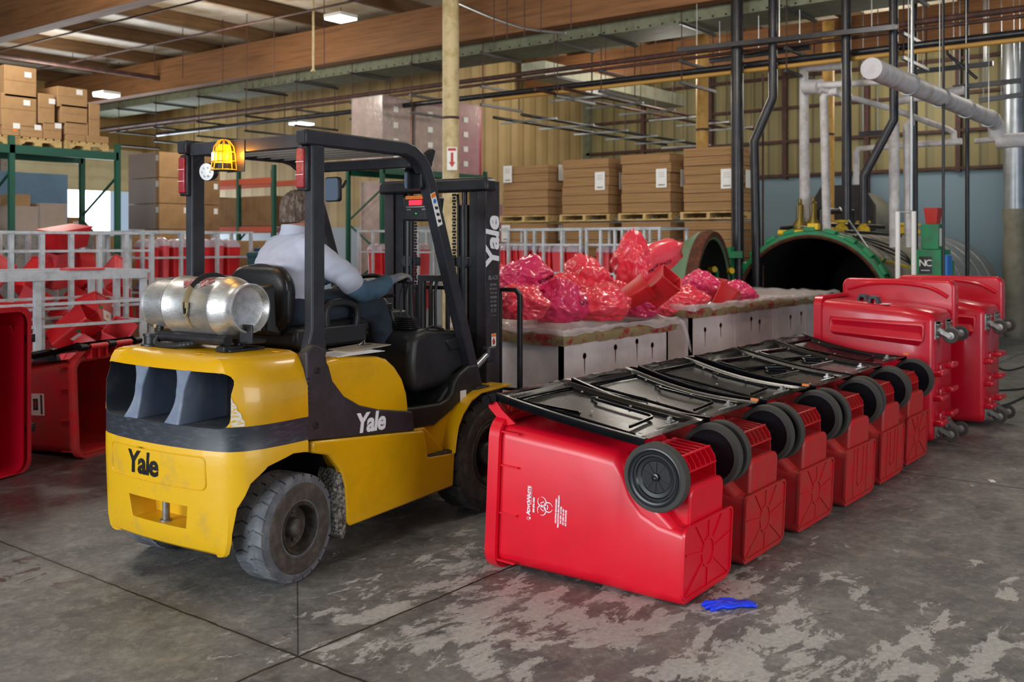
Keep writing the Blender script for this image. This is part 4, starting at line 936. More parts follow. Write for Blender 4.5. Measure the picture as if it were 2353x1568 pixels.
# ---------------------------------------------------------------- big moulded carts on their sides
# built lying down: x thickness (the cart's width), y from casters (0) to mouth, z up
def make_cart(label, mouth=False):
    root = thing('waste_cart', label, 'waste cart', (0, 0, 0), (0, 0, 0), 'big moulded red carts lying on their sides')
    b = M()
    def sec(y, x0, x1, z0, z1, r): return [(x, y, z) for x, z in rrect(x0, z0, x1, z1, r, 4)]
    S = [sec(.0, .03, .58, .05, 1.05, .06), sec(.03, .01, .60, .03, 1.08, .08), sec(.25, .0, .64, .02, 1.12, .09), sec(.93, -.01, .72, .0, 1.16, .08)]
    S = [r_[::-1] for r_ in S]
    b.loft(S, cap=False); k = len(S[0]); b.f.append(list(range(k))); b.m.append(0)
    n0 = len(b.v); I = [sec(.93, .0, .71, .01, 1.15, .07), sec(.06, .03, .58, .05, 1.05, .06)]
    I = [r_[::-1] for r_ in I]
    b.loft(I, cap=False); b.f.append([n0+k+j for j in range(k)]); b.m.append(0)
    for j in range(k): b.f.append([3*k+j, 3*k+(j+1) % k, n0+(j+1) % k, n0+j]); b.m.append(0)
    body = b.build('cart_body', K['redcart'], root, ang=60)
    q = M()
    for w, y0, y1 in ((.03, .90, .965),):
        A = [[(x, y, z) for x, z in rrect(-.01-ww, -.0-min(ww, .0), .72+ww, 1.16+ww, .09, 4)] for y, ww in ((y0, .003), (y0, w), (y1, w), (y1, -.005))]
        q.loft(A, cap=False)
    q.build('mouth_rim', K['redcart'], body, ang=60)
    # moulded bulge along the side near the top and reinforcing blocks beside the casters
    q = M(); q.loft([[(-.006, .10, .80), (-.006, .80, .86), (-.006, .80, .93), (-.006, .10, .90)], [(-.045, .06, .85), (-.045, .82, .89), (-.03, .82, 1.0), (-.03, .06, .98)], [(.04, .04, .99), (.04, .86, 1.04), (.04, .86, 1.06), (.04, .04, 1.02)]][::1], cap=True)
    q.build('side_bulge', K['redcart'], body, bevel=.025, seg=3)
    for z in (.16, .36, .56):
        q = M().box(.03, -.075, z, .22, .02, z+.05); q.box(.34, -.075, z+.04, .54, .02, z+.09); q.box(.2, -.02, z, .36, .02, z+.09)
        q.build('bumper_block', K['redcart'], body, bevel=.015)
    q = M()
    for z in (1.075, 1.075): pass
    # casters, four, axes across; plates of bare steel
    for zc in (.13, .93):
        for xc in (.14, .46):
            p = M().box(xc-.075, -.012, zc-.07, xc+.075, .0, zc+.07); p.box(xc-.07, -.012, zc+.05, xc+.07, .05, zc+.075) if zc > .5 else p.box(xc-.07, -.012, zc-.075, xc+.07, .05, zc-.06)
            for a, c in ((-.055, -.05), (.055, -.05), (-.055, .05), (.055, .05)): p.lathe([(.009, 0), (.009, .012), (.005, .014), (.005, .024), (0, .025)], (xc+a, -.012, zc+c), (0, -1, 0), 8)
            cp = p.build('caster', K['steel'], root, bevel=.002)
            f = M().cyl((xc, -.012, zc), (0, -1, 0), .03, .02, 16)
            for s in (-1, 1): f.prism([(-.03, zc-.02), (-.03, zc+.02), (-.105, zc-.022), (-.12, zc-.04), (-.105, zc-.055), (-.09, zc-.055)], 'x', xc+s*.022-.002, xc+s*.022+.002)
            f.build('caster_fork', K['steel'], cp)
            w = M().lathe([(.0, -.012), (.03, -.013), (.034, -.010), (.056, -.012), (.0625, -.006), (.0625, .006), (.056, .012), (.034, .010), (.03, .013), (0, .012)], (xc, -.108, zc-.04), (1, 0, 0), 28)
            w.build('caster_wheel', K['bintread'], cp)
            M().lathe([(.03, -.0145), (.03, .0145), (.012, .017), (0, .02)], (xc, -.108, zc-.04), (1, 0, 0), 20).build('caster_hub', K['steel'], cp)
            M().lathe([(.03, -.0145), (.03, -.0148), (.012, -.017), (0, -.02)], (xc, -.108, zc-.04), (1, 0, 0), 20).build('caster_axle_cap', K['steel'], cp)
    return root, body
c1, cb1 = make_cart('big moulded red cart lying beside the last tipped bin, two grey handles on top')
for y in (.50, .66):
    q = M(); q.prism([(y-.045, 1.125), (y-.025, 1.19), (y+.03, 1.20), (y+.055, 1.13), (y+.03, 1.13), (y+.02, 1.175), (y-.01, 1.17), (y-.025, 1.125)], 'x', .10 if y < .6 else .3, .20 if y < .6 else .42)
    q.build('handle', K['grille'], c1, bevel=.004)
q = M().box(.05, .36, 1.132, .13, .42, 1.137); q.build('white_tag', K['labelw'], cb1)
def cart_lid(root, x0=.55, dz=.0):
    q = M()
    P = []
    for i in range(13):
        t = i/12; y = .93-1.0*t; z = 1.20+.11*math.sin(PI*min(1, t*1.05)*.5+PI*.5*t) if 0 else 1.21+.05*math.cos(PI*t*.9)
        P.append((y, z))
    # rounded slab folded over the upper back edge
    q.loft([[(x0, y, z) for y, z in rrect(-.02, .70+dz, .96, 1.27+dz, .07, 5)][::1], [(x0+.20, y, z) for y, z in rrect(-.0, .70+dz, .94, 1.26+dz, .07, 5)]])
    l = q.build('lid', K['redcart'], root, bevel=.03, seg=3)
    q = M(); q.tube(spline([(x0-.005, .90, 1.17+dz), (x0-.012, .7, 1.22+dz), (x0-.014, .45, 1.23+dz), (x0-.012, .2, 1.20+dz), (x0-.005, .04, 1.12+dz)], 6), .018, 8)
    q.build('lid_rib', K['redcart'], l)
cart_lid(c1, .64, .06)
c1.location = (8.43, 2.25, .01); c1.rotation_euler = (0, 0, .0)
c2 = clone(c1, None, (9.6, 2.13, .01), (0, 0, -.02), 'big moulded red cart lying furthest right, its bent lid towards the silver vessel', skip=('handle',))
c3, cb3 = make_cart('big red cart tipped at the left frame edge with its open mouth showing')
for z in (.3, .95):
    q = M().box(-.12, .86, z-.03, -.04, .92, z+.03); q.cyl((-.08, .83, z), (0, 1, 0), .018, .1, 12); q.build('black_hinge', K['black'], c3, bevel=.004)
c3['group'] = 'big moulded red carts lying on their sides'
c3.location = (3.23, 8.06, .01); c3.rotation_euler = (0, 0, PI+.30)
# ---------------------------------------------------------------- middle ground: tubs of waste bags, cages, cardboard
from mathutils import noise as NZ
def ray(px, py): return W((px-CXP)/FPX, 1., -(py-HYP)/FPX)
def hit(px, py, ax, val):
    d = ray(px, py); o = Vector((0, 0, CAMH)); return o+d*((val-o[ax])/d[ax])
def tub(label, x0, x1, y0, y1, zt, holes):
    root = thing('waste_tub', label, 'waste tub', ((x0+x1)/2, (y0+y1)/2, 0), (0, 0, 0), 'white panelled tubs heaped with waste bags')
    cx, cy = (x0+x1)/2, (y0+y1)/2; X0, X1, Y0, Y1 = x0-cx+.05, x1-cx-.05, y0-cy+.05, y1-cy-.05
    q = M(); t = .03
    for a in ((X0, Y0, X1, Y0+t), (X0, Y1-t, X1, Y1), (X0, Y0, X0+t, Y1), (X1-t, Y0, X1, Y1)): q.box(a[0], a[1], .12, a[2], a[3], zt-.04)
    q.box(X0, Y0, .12, X1, Y1, .16)
    w = q.build('side_panel', K['tub'], root)
    q = M(); q.box(X0+.05, Y0+.05, 0, X1-.05, Y0+.12, .12); q.box(X0+.05, Y1-.12, 0, X1-.05, Y1-.05, .12); q.build('skid', K['rust'], root)
    q = M(); n = 60; A = []
    per = [(x0-cx, y0-cy), (x1-cx, y0-cy), (x1-cx, y1-cy), (x0-cx, y1-cy)]
    P = []
    for k in range(4):
        a, b = Vector(per[k]), Vector(per[(k+1) % 4]); m_ = max(6, int((b-a).length/.07))
        P += [a+(b-a)*j/m_ for j in range(m_)]
    rings = []
    for (ins, z) in ((.0, zt-.075), (-.008, zt-.03), (.0, zt), (.07, zt+.004), (.075, zt-.06)):
        r_ = []
        for p in P:
            c = Vector((math.copysign(1, p.x)*0, 0)); qx = p.x*(1-ins/abs(x0-cx)); qy = p.y*(1-ins/abs(y0-cy)); jn = NZ.noise(Vector((qx*9, qy*9, z*9)))
            r_.append((qx+jn*.008, qy+jn*.008, z+jn*.016))
        rings.append(r_)
    q.loft(rings, cap=False, close=True); q.build('caked_rim', K['tubrim'], root, ang=80)
    for (hx, hz) in holes:
        h = M().lathe([(.024, 0), (.024, .002), (.017, .003), (.016, -.01), (0, -.01)], (hx-cx, Y0, hz), (0, -1, 0), 16); h.build('drain_hole', K['tubhole'], root)
        h = M(); h.prism([(hx-cx-.008, hz-.02), (hx-cx+.006, hz-.02), (hx-cx+.002, hz-.11-random.random()*.08), (hx-cx-.003, hz-.1)], 'y', Y0-.0025, Y0-.0005); h.build('rust_run', K['stain'], root)
    q = M()
    for k in range(1, int((x1-x0)/.9)+1): q.box(X0+k*.9-.003, Y0-.002, .12, X0+k*.9+.003, Y0, zt-.06)
    q.build('panel_seam', K['tub'], root)
    # film liner drooping over the rim
    q = M(); rows = [(.16, -.16), (.10, -.03), (.04, .012), (-.02, .016), (-.03, -.015), (-.036, -.05)]
    V = []; 
    for j, p in enumerate(P):
        for i, (ins, dz) in enumerate(rows):
            jn = NZ.noise(Vector((p.x*4, p.y*4, 3.3))); j2 = NZ.noise(Vector((p.x*13, p.y*13, i*1.7)))
            ext = max(-.4, jn)*1.2+.5 if i >= 4 else 1
            ii = ins if i < 4 else ins*ext
            qx = p.x*(1-ii/abs(x0-cx)); qy = p.y*(1-ii/abs(y0-cy))
            V.append((qx+j2*.022, qy+j2*.022, zt+.014+(dz if i < 4 else dz*max(.15, ext))+abs(j2)*.045))
    R = len(rows); Np = len(P)
    q.add(V, [(j*R+i, ((j+1) % Np)*R+i, ((j+1) % Np)*R+i+1, j*R+i+1) for j in range(Np) for i in range(R-1)])
    q.build('film_liner', K['liner'], root, ang=180, fix=False)
    return root
t1 = tub('dirty white tub with red bags heaped in it, nearest the fork carriage', 5.93, 7.62, 4.13, 5.25, .98, [(6.28, .80), (6.72, .83), (7.05, .85), (7.3, .80), (6.3, .42), (6.8, .40), (7.4, .5)])
t2 = tub('long dirty white tub reaching to the open autoclave mouth', 7.98, 11.6, 4.15, 5.2, 1.06, [(8.3, .86), (8.62, .88), (8.3, .5), (8.62, .5), (9.5, .86), (10.3, .86), (9.6, .5), (10.6, .88), (9.3, .9)])
q = M(); q.tube([Vector(p) for p in ((7.64, 4.12, .99), (7.68, 4.10, .97), (7.74, 4.09, .86), (7.80, 4.09, .74), (7.82, 4.09, .70))], [.02, .02, .016, .010, .003], 6)
o = q.build('twisted_film_strip', K['liner'], None, loc=(7.68, 4.10, .70)); tag(o, 'twisted strip of clear film hanging at the joint between the two white tubs', 'plastic film')
def blob(c, r, seed, wr=.22, m_=K['bag'], spikes=(), flat=.3):
    bm = bmesh.new(); bmesh.ops.create_icosphere(bm, subdivisions=5, radius=1.)
    off = Vector((seed*3.17, seed*1.3, seed*7.7))
    for v in bm.verts:
        n = v.co.normalized(); f = 1.
        f += wr*.9*(NZ.noise(n*1.6+off)); rd = 1-abs(NZ.noise(n*3.1+off*2)); f += wr*.8*(rd-.75); th = math.atan2(n.y, n.x); up = .25+.75*max(0, n.z); w2 = NZ.noise(n*2.2+off*1.7)*3.; f += wr*.55*up*(1-abs(math.sin(th*3+w2+n.z*1.5)))**1.5-wr*.15; rd = 1-abs(NZ.noise(n*5.5+off)); f += wr*.16*(rd**2-.5)
        for d, L, k in spikes:
            dn = Vector(d).normalized(); a = max(0, n.dot(dn)); f += L*a**k*(1+.25*NZ.noise(n*9+off))
        p = n*f; z = p.z
        if z < -flat: z = -flat-(z+flat)*0.05
        v.co = Vector((p.x*r[0], p.y*r[1], z*r[2]))
    me = bpy.data.meshes.new('bag'); bm.to_mesh(me); bm.free(); me.materials.append(m_)
    me.polygons.foreach_set('use_smooth', [True]*len(me.polygons))
    o = bpy.data.objects.new('waste_bag', me); COL.objects.link(o); o.location = c; return o
BG = [  # px, py centre, width px, height px, plane y, magenta?, label, spikes
 (1205, 645, 118, 70, 4.75, 1, 'crumpled magenta bag at the left end of the heap, behind the load backrest', [((.3, 0, 1), .5, 8)]),
 (1160, 650, 80, 70, 5.0, 0, 'red waste bag tucked behind the mast, top left of the heap', []),
 (1195, 700, 120, 78, 4.45, 0, 'shiny red waste bag seen through the load backrest bars', []),
 (1285, 700, 118, 95, 4.5, 1, 'rounded magenta-red bag beside the load backrest', []),
 (1345, 655, 120, 84, 4.85, 0, 'knotted red waste bag high in the middle of the near tub', [((-.2, 0, 1), .45, 10)]),
 (1375, 702, 130, 80, 4.4, 0, 'glossy red bag in front of the knotted one', []),
 (1310, 665, 110, 70, 4.9, 0, 'red waste bag half hidden behind the knotted one', []),
 (1462, 700, 100, 66, 4.45, 1, 'printed pink bag under the tilted red box', []),
 (1520, 705, 90, 50, 4.5, 0, 'flat red bag at the right end of the near tub', []),
 (1455, 618, 86, 112, 4.75, 0, 'tallest red bag, standing over the tilted red box', [((-.2, 0, 1), .35, 6), ((.93, -.3, .22), 2.3, 16)]),
 (1420, 680, 80, 60, 4.7, 0, 'small red bag left of the tilted red box', []),
 (1608, 668, 105, 66, 4.75, 1, 'round magenta bag at the near end of the long tub', [((.1, 0, 1), .2, 8)]),
 (1560, 690, 120, 60, 4.55, 0, 'red bag lying flat beside the round magenta bag', []),
 (1692, 684, 90, 56, 4.6, 1, 'lone magenta bag lying on the film of the long tub', [((-.3, 0, 1), .25, 6)]),
]
for i, (px, py, wpx, hpx, yp, mg, lb_, sp_) in enumerate(BG):
    c = hit(px, py, 1, yp); Yd = CS*c.x+CC*c.y; s = Yd/FPX
    o = blob((c.x, c.y, c.z), (wpx*s*.52, min(.28, wpx*s*.55), hpx*s*.56), i+1, .26, K['bagp'] if mg else K['bag'], sp_, .75)
    tag(o, lb_, 'waste bag', 'red waste bags heaped in the tubs')
    if i in (0, 3, 9, 11, 7):
        t = M(); N_ = {0: 'BIOHAZARD', 3: 'BAG', 9: 'INFECTIOUS WASTE', 11: 'BIOHAZARD', 7: 'WASTE'}[i]
        inv = o.matrix_world.inverted() if 0 else None
        bpy.context.view_layer.update()
        def onto(v, o=o):
            # drop the lettering onto the bag, from in front of it
            l = v; ok, loc_, nr, fi = o.ray_cast(Vector((l.x, -1.5, l.z)), Vector((0, 1, 0)))
            return loc_+nr*.003 if ok else Vector((l.x, 0, l.z))
        t.text(N_, .042, frame3((.04 if i != 9 else .12, 0, .02), (.96, 0, .25), (0, 0, 1)), .0, .001, warp=onto); t.build('bag_print', K['bagprint'], o, smooth=False, fix=False)
# open red boxes (sharps containers) lying in the heap
def container(w, d, h, open_=True, mt=None, taper=.82):
    """tapered box, origin at base centre"""
    root = bpy.data.objects.new('sharps_container', None); COL.objects.link(root); root.empty_display_size = .05
    q = M(); R = lambda s, z, o_=0: [(x, y, z) for x, y in rrect(-w/2*s+o_, -d/2*s+o_, w/2*s-o_, d/2*s-o_, .025, 3)]
    L_ = [R(taper, 0), R(1, h), R(1.05, h), R(1.05, h+.02), R(1, h+.02, .002)]
    if open_: L_ += [R(1, h, .006), R(taper, .01, .006)]
    q.loft(L_); q.build('container_body', mt or K['contr'], root, ang=50)
    for s in (-1, 1):
        r_ = M()
        for x in (-w*.2, w*.2): r_.add([(x-.006, s*d/2*taper-s*-.001, .02), (x+.006, s*d/2*taper-s*-.001, .02), (x+.006, s*(d/2+.002), h), (x-.006, s*(d/2+.002), h)], [(0, 1, 2, 3)])
    return root
def label_on(root, w, d, h, taper, s=-1, dx=0., green=False):
    zz = h*.5; yy = s*(d/2*(taper+(1-taper)*.5)+.002); sl = d/2*(1-taper)/h*s
    def P_(x, z, o=0): return (x+dx, yy+sl*(z-zz)+s*o, z)
    a = min(.07, w*.32); q = M().add([P_(-a, zz-.055), P_(a, zz-.055), P_(a, zz+.055), P_(-a, zz+.055)], [(0, 1, 2, 3)]); l = q.build('hazard_label', K['labelw'], root, fix=False)
    q = M().add([P_(-.02, zz-.025, .001), P_(.015, zz-.025, .001), P_(.015, zz+.015, .001), P_(-.02, zz+.015, .001)], [(0, 1, 2, 3)]); q.build('label_symbol', K['orange'], l, fix=False)
    if green: q = M().add([P_(-a+.03*math.cos(k*.6)-.03, zz+.07+.022*math.sin(k*.6), .001) for k in range(10)], [tuple(range(10))]); q.build('green_sticker', K['green'], l, fix=False)
def put_c(o, c, rot, label, group, name=None):
    o.location = c; o.rotation_euler = rot; tag(o, label, 'sharps container', group)
    return o
gH = 'red boxes lying in the bag heap'
o = container(.24, .20, .34); c = hit(1478, 668, 1, 4.38); put_c(o, (c.x, c.y, c.z-.12), (.75, -.42, .5), 'open red box tilted against the tallest bag, its rim pointing up', gH)
o = container(.20, .16, .24); c = hit(1430, 672, 1, 4.40); put_c(o, (c.x, c.y, c.z-.08), (.9, -.5, .9), 'smaller red box left of the tilted one', gH)
o = container(.22, .2, .2); c = hit(1655, 690, 1, 4.42); put_c(o, (c.x, c.y, c.z-.07), (.5, .3, .3), 'red box beside the lone magenta bag', gH)
o = container(.2, .2, .2); c = hit(1640, 665, 1, 4.8); put_c(o, (c.x, c.y, c.z-.1), (.2, .1, .6), 'red box behind the lone magenta bag', gH)
# aluminium cage carts -----------------------------------------------------------
def cage(label, x0, x1, y0, y1, zt, nx, rails, group, pw=.035, shelf=None, toph=.03):
    cx, cy = (x0+x1)/2, (y0+y1)/2; w, d = (x1-x0)/2, (y1-y0)/2
    root = thing('cage_cart', label, 'cage cart', (cx, cy, 0), (0, 0, 0), group)
    for i in range(nx+1):
        x = -w+2*w*i/nx
        for y in ((-d, d)): M().box(x-pw/2, y-pw/2, .12, x+pw/2, y+pw/2, zt-toph).build('post', K['cageal'], root)
    for y in (0,): 
        for x in (-w, w): M().box(x-pw/2, -pw/2, .12, x+pw/2, pw/2, zt-toph).build('post', K['cageal'], root)
    q = M()
    for y in (-d, d): q.box(-w-pw/2, y-pw*.7, zt-toph, w+pw/2, y+pw*.7, zt)
    for x in (-w, w): q.box(x-pw*.7, -d, zt-toph, x+pw*.7, d, zt)
    q.build('top_rail', K['cageal'], root)
    for z in rails:
        q = M()
        for y in (-d, d): q.box(-w, y-.012, z, w, y+.012, z+.028)
        for x in (-w, w): q.box(x-.012, -d, z, x+.012, d, z+.028)
        q.build('side_rail', K['cageal'], root)
    M().box(-w, -d, .12, w, d, .15).build('deck', K['cageal'], root)
    for z in (shelf or []): M().box(-w, -d, z-.015, w, d, z).build('shelf', K['cageal'], root)
    for x in (-w+.08, w-.08):
        for y in (-d+.08, d-.08): M().lathe([(0, -.015), (.06, -.012), (.06, .012), (0, .015)], (x, y, .06), (1, 0, 0), 16).build('caster', K['bintread'], root)
    return root
gc = 'aluminium cage carts of red containers'
cage('low silver cage cart with a broad flat top rail, behind the tipped red bins', 3.55, 5.75, 9.25, 10.25, 1.39, 2, [1.06, .85], gc, .055, toph=.09)
cage('silver cage cart of tilted red boxes, under the green boxed rack', 4.9, 6.95, 11.0, 12.0, 1.79, 6, [1.55, 1.3, .9], gc, .05)
cage('silver cage cart behind the gas cylinder, red boxes with cloudy lids', 7.2, 8.9, 11.6, 12.5, 1.82, 3, [1.45, 1.0], gc, .04, [1.2])
cR = cage('silver cage cart of upright red boxes, between mast and green dome door', 11.55, 12.3, 7.75, 9.35, 1.87, 1, [1.62, 1.22], gc, .035, [1.13])
cS = cage('silver cage cart below the third and fourth cardboard stacks', 11.55, 12.3, 6.5, 7.65, 1.87, 1, [1.62, 1.22], gc, .035, [1.13])
cT = cage('silver cage cart in front of the yellow partition, left of the mast', 11.55, 12.3, 10.5, 12.2, 1.87, 1, [1.5, 1.05], gc, .035, [1.13])
for root_, d in ((cR, .8), (cS, .575), (cT, .85)):
    for k in range(1, 5): M().box(-.375-.0175, -d+2*d*k/5-.0175, .12, -.375+.0175, -d+2*d*k/5+.0175, 1.84).build('post', K['cageal'], root_)
# red boxes tilted inside the two left cages
protoc = container(.30, .24, .42); label_on(protoc, .30, .24, .42, .82, -1, .03, True)
put_c(protoc, (5.15, 9.62, .32), (.55, .25, .7), 'pink-red box with a green sticker, tilted low in the near cage', 'red boxes thrown into the left cages')
protod = container(.30, .24, .42, True, K['contr2']); label_on(protod, .30, .24, .42, .82, -1)
put_c(protod, (5.6, 9.6, .45), (.5, -.5, .5), 'red box with a tilted white label at the near cage corner', 'red boxes thrown into the left cages')
rs = random.Random(11)
cells = []
for ix in range(5):
    for iz in range(2): cells.append((3.85+ix*.42, 9.75, .22+iz*.42+.05*rs.random()))
for ix in range(5):
    for iz in range(3): cells.append((5.15+ix*.40, 11.42, .25+iz*.43+.05*rs.random()))
where = ['resting on the cage deck', 'in the second layer', 'at the top of the pile']
col_ = ['pale', 'bright', 'dark']
for i, (x, y, z) in enumerate(cells):
    near = i < 10; k = (i % 2) if near else ((i-10) % 3)
    o = clone(protoc if i % 2 else protod, None, (x+rs.uniform(-.04, .04), y+rs.uniform(-.12, .1), z), (rs.uniform(-.7, .9), rs.uniform(-.8, .8), rs.uniform(0, 3)))
    cnum = (i//2 if near else (i-10)//3)
    o['label'] = '%s tilted box %s of the %s cage, %s from its left end' % ('red' if i % 2 else 'pale', ['low', 'half way up', 'on top'][k], 'near' if near else 'rear', ['first', 'second', 'third', 'fourth', 'fifth'][cnum])
# big loose red sheet-like boxes over the top of the rear cage
bx = container(.5, .34, .22, False); put_c(bx, (6.05, 11.35, 1.60), (.1, -.15, .25), 'wide flat red box lying on top of the rear silver cage', 'red boxes thrown into the left cages')
a_ = hit(155, 628, 1, 9.22); b_ = hit(238, 622, 1, 9.22)
q = M().box(0, -.06, 0, b_.x-a_.x, .12, .022); o = q.build('flat_panel', K['contr2'], bevel=.004); o.location = (a_.x, 9.25, 1.391); tag(o, 'thin pink-red panel lying on the broad top rail of the near cage', 'panel')
# upright boxes with cloudy lids
def lidded(w, d, h, mt):
    root = container(w, d, h, False, mt, .9)
    q = M(); q.loft([[(x, y, z) for x, y in rrect(-w/2*s, -d/2*s, w/2*s, d/2*s, .02, 3)] for z, s in ((h+.02, 1.), (h+.06, .98), (h+.10, .8), (h+.13, .45), (h+.135, .1))])
    q.build('cloudy_lid', K['clear'], root, ang=60); return root
gu = 'upright red boxes with cloudy lids'
slim = lidded(.26, .095, .40, K['contr2']); slim2 = lidded(.26, .095, .40, K['contr']); wide = lidded(.26, .22, .38, K['contr']); wide2 = lidded(.26, .22, .38, K['contr2'])
label_on(wide2, .26, .22, .38, .9); 
for r_ in (wide2,):
    for c_ in [x for x in r_.children if x.name.startswith('hazard_label')]: c_.rotation_euler = (0, 0, -PI/2)
ordn = ['first', 'second', 'third', 'fourth', 'fifth', 'sixth', 'seventh', 'eighth', 'ninth', 'tenth', 'eleventh', 'twelfth']
def row(cage_name, ystart, items, z, x, tier):
    y = ystart; n_ = {}
    for i, (p, wd_) in enumerate(items):
        nm = 'slim' if wd_ < .15 else 'wide'
        c = clone(p, None, (x, y-wd_/2, z), (0, 0, 0)); y -= wd_+.012
        tag(c, '%s lidded red box, %s on the %s shelf, %s' % (nm, ordn[i], tier, cage_name), 'sharps container', gu)
S_, S2, W_, W2 = (slim, .105), (slim2, .105), (wide, .235), (wide2, .235)
for z, tier in ((1.13, 'upper'), (.60, 'lower')):
    row('cage beside the mast', 9.28, [S2, S_, S2, S_, S2, S_, W_, W2, W_], z, 11.78, tier)
    row('cage by the dome door', 7.58, [W2, W_, W2, S_, W_], z, 11.78, tier)
    row('cage left of the mast', 12.1, [S_, W_, S2, W2, S2, W_, S_], z, 11.78, tier)
for i in range(7):
    c = clone(slim if i % 2 else wide, None, (7.42+i*.215, 11.85, 1.2), (0, 0, PI/2)); tag(c, 'lidded red box, %s along the top shelf behind the gas cylinder' % ordn[i], 'sharps container', gu)
    c = clone(wide, None, (7.42+i*.215, 11.85, .65), (0, 0, PI/2)); tag(c, 'lidded red box, %s along the lower shelf behind the gas cylinder' % ordn[i], 'sharps container', gu)
for o_ in (slim, slim2, wide, wide2):
    for ch in list(o_.children_recursive): bpy.data.objects.remove(ch)
    bpy.data.objects.remove(o_)
q = M().box(-.25, -.3, 0, .25, .3, .82); q.box(-.27, -.32, .76, .27, .32, .84)
o = q.build('plastic_crate', K['bluebox'], bevel=.02); o.location = (9.15, 11.2, .75); tag(o, 'navy blue crate standing beside the driver on a red pallet base', 'crate')
q = M().box(-.3, -.35, 0, .3, .35, .75); o = q.build('base_box', K['magenta'], bevel=.02); o.location = (9.15, 11.2, 0); tag(o, 'dark red box carrying the navy crate', 'box')
q = M().box(-.14, -.25, 0, .14, .25, 1.5); q.box(-.15, -.26, 1.46, .15, .26, 1.54); o = q.build('plastic_crate', K['teal'], bevel=.02); o.location = (8.98-.35, 10.9, 0); tag(o, 'tall dark teal crate between the cage cart and the driver', 'crate')
q = M().box(-.002, -.14, -.12, .0, .14, .12); q.box(-.004, -.1, .0, -.0025, .1, .04)
o = q.build('notice_card', K['labelw']); o.location = (11.53, 7.85, 1.17); tag(o, 'white notice card hung on the cage beside the tallest bag', 'sign')
# ---------------------------------------------------------------- flattened cardboard on pallets
def stack(label, x, y, w, d, h, z0, tilt, lab=None, pal=True, grp='stacks of flattened cardboard'):
    root = thing('cardboard_stack', label, 'cardboard stack', (x, y, z0), (0, 0, tilt), grp)
    n_ = max(3, int(h/.13)); z = 0
    for i in range(n_):
        j = rs.uniform(-.012, .012); k = rs.uniform(-.012, .012); hh = h/n_
        q = M().box(j, k-w/2, z, d+j, k+w/2, z+hh-.006)
        for e in range(1, 4): pass
        q.build('cardboard_bundle', K['cardstack'], root, bevel=.004, seg=1, smooth=False); z += hh
    if lab: 
        q = M().box(-.02, lab[0]-.09, lab[1]-.14, -.015, lab[0]+.09, lab[1]+.14); l = q.build('paper_label', K['labelw'], root)
        q = M(); q.box(-.0215, lab[0]-.06, lab[1]-.11, -.0205, lab[0]+.05, lab[1]-.09)
        for e in range(3): q.box(-.0215, lab[0]-.05, lab[1]+.02+e*.03, -.0205, lab[0]+.05, lab[1]+.026+e*.03)
        q.build('label_print', K['steel'], l)
        q = M().box(d*.4, -w/2-.02, lab[1]-.12, d*.65, -w/2-.015, lab[1]+.14); q.build('side_label', K['labelw'], root)
    return root
def pallet(label, x, y, w, d, z0, mt=None):
    root = thing('pallet', label, 'pallet', (x, y, z0), (0, 0, 0), 'wooden pallets')
    q = M()
    for i in range(6): q.box(d*i/6+.01, -w/2, .09, d*(i+1)/6-.02, w/2, .11)
    q.build('deck_board', mt or K['pallet'], root, smooth=False)
    for s in (-1, 0, 1):
        q = M().prism([(0, .02), (d*.2, .02), (d*.24, .05), (d*.4, .05), (d*.44, .02), (d*.56, .02), (d*.6, .05), (d*.76, .05), (d*.8, .02), (d, .02), (d, .09), (0, .09)], 'y', s*(w/2-.03)-.025, s*(w/2-.03)+.025)
        q.build('stringer', mt or K['pallet'], root, smooth=False)
    q = M()
    for x_ in (0, d/2-.05, d-.1): q.box(x_, -w/2, 0, x_+.1, w/2, .02)
    q.build('bottom_board', mt or K['pallet'], root, smooth=False)
    return root
SY = [9.84, 8.65, 7.57, 6.52]; SWD = [.92, .86, .84, .82]; TP = [2.93, 2.98, 3.0, 3.04]; wn = ['leftmost', 'second from the left', 'third from the left', 'rightmost, behind the black pipes']
for i in range(4):
    stack('upper stack of flat brown cardboard, '+wn[i], 13.02, SY[i], SWD[i], .72, TP[i]-2.12, 2.12, rs.uniform(-.03, .03), ((.34, .68) if i == 0 else (-.28, [.0, .5, .5, .45][i])))
    pallet('wooden pallet between two cardboard stacks, '+wn[i], 12.98, SY[i], SWD[i]+.08, .8, 2.0)
    stack('lower stack of flat brown cardboard, '+wn[i], 13.02, SY[i], SWD[i], .72, 1.86, .12, 0, ((.38, 1.7) if i == 0 else ((-.3, .95) if i == 3 else None)))
    pallet('wooden pallet on the floor under the cardboard, '+wn[i], 12.98, SY[i], SWD[i]+.08, .8, 0.)
# ---------------------------------------------------------------- racks
def rack(label, x0, x1, y0, y1, levels, h, bm='rackg', upx=None):
    root = thing('pallet_rack', label, 'rack', (x0, y0, 0), (0, 0, 0), 'steel pallet racks')
    L_, d = x1-x0, y1-y0
    for x in (upx or (0, L_)):
        for y in (0, d):
            q = M().box(x-.035, y-.03, 0, x+.035, y+.03, h)
            q.build('upright', K['rackg'], root)
        q = M(); z = .25; s = 0
        while z+.6 < h: q.bar((x, 0 if s == 0 else d, z), (x, d if s == 0 else 0, z+.55), .025, .025); z += .6; s = 1-s
        q.build('brace', K['rackg'], root)
    for z in levels:
        for y in (0, d): M().box(0, y-.03, z-.11, L_, y+.03, z).build('beam', K[bm], root)
    return root
rack('dark green rack loaded with brown boxes at the left frame edge', 4.3, 7.68, 13.0, 13.95, [2.93], 3.05, 'rackg', (1.9, 3.38))
rk2 = rack('rack with orange beams behind the driver', 13.0, 13.9, 16.2, 19.6, [], 3.2)
for ch in list(rk2.children):
    bpy.data.objects.remove(ch)
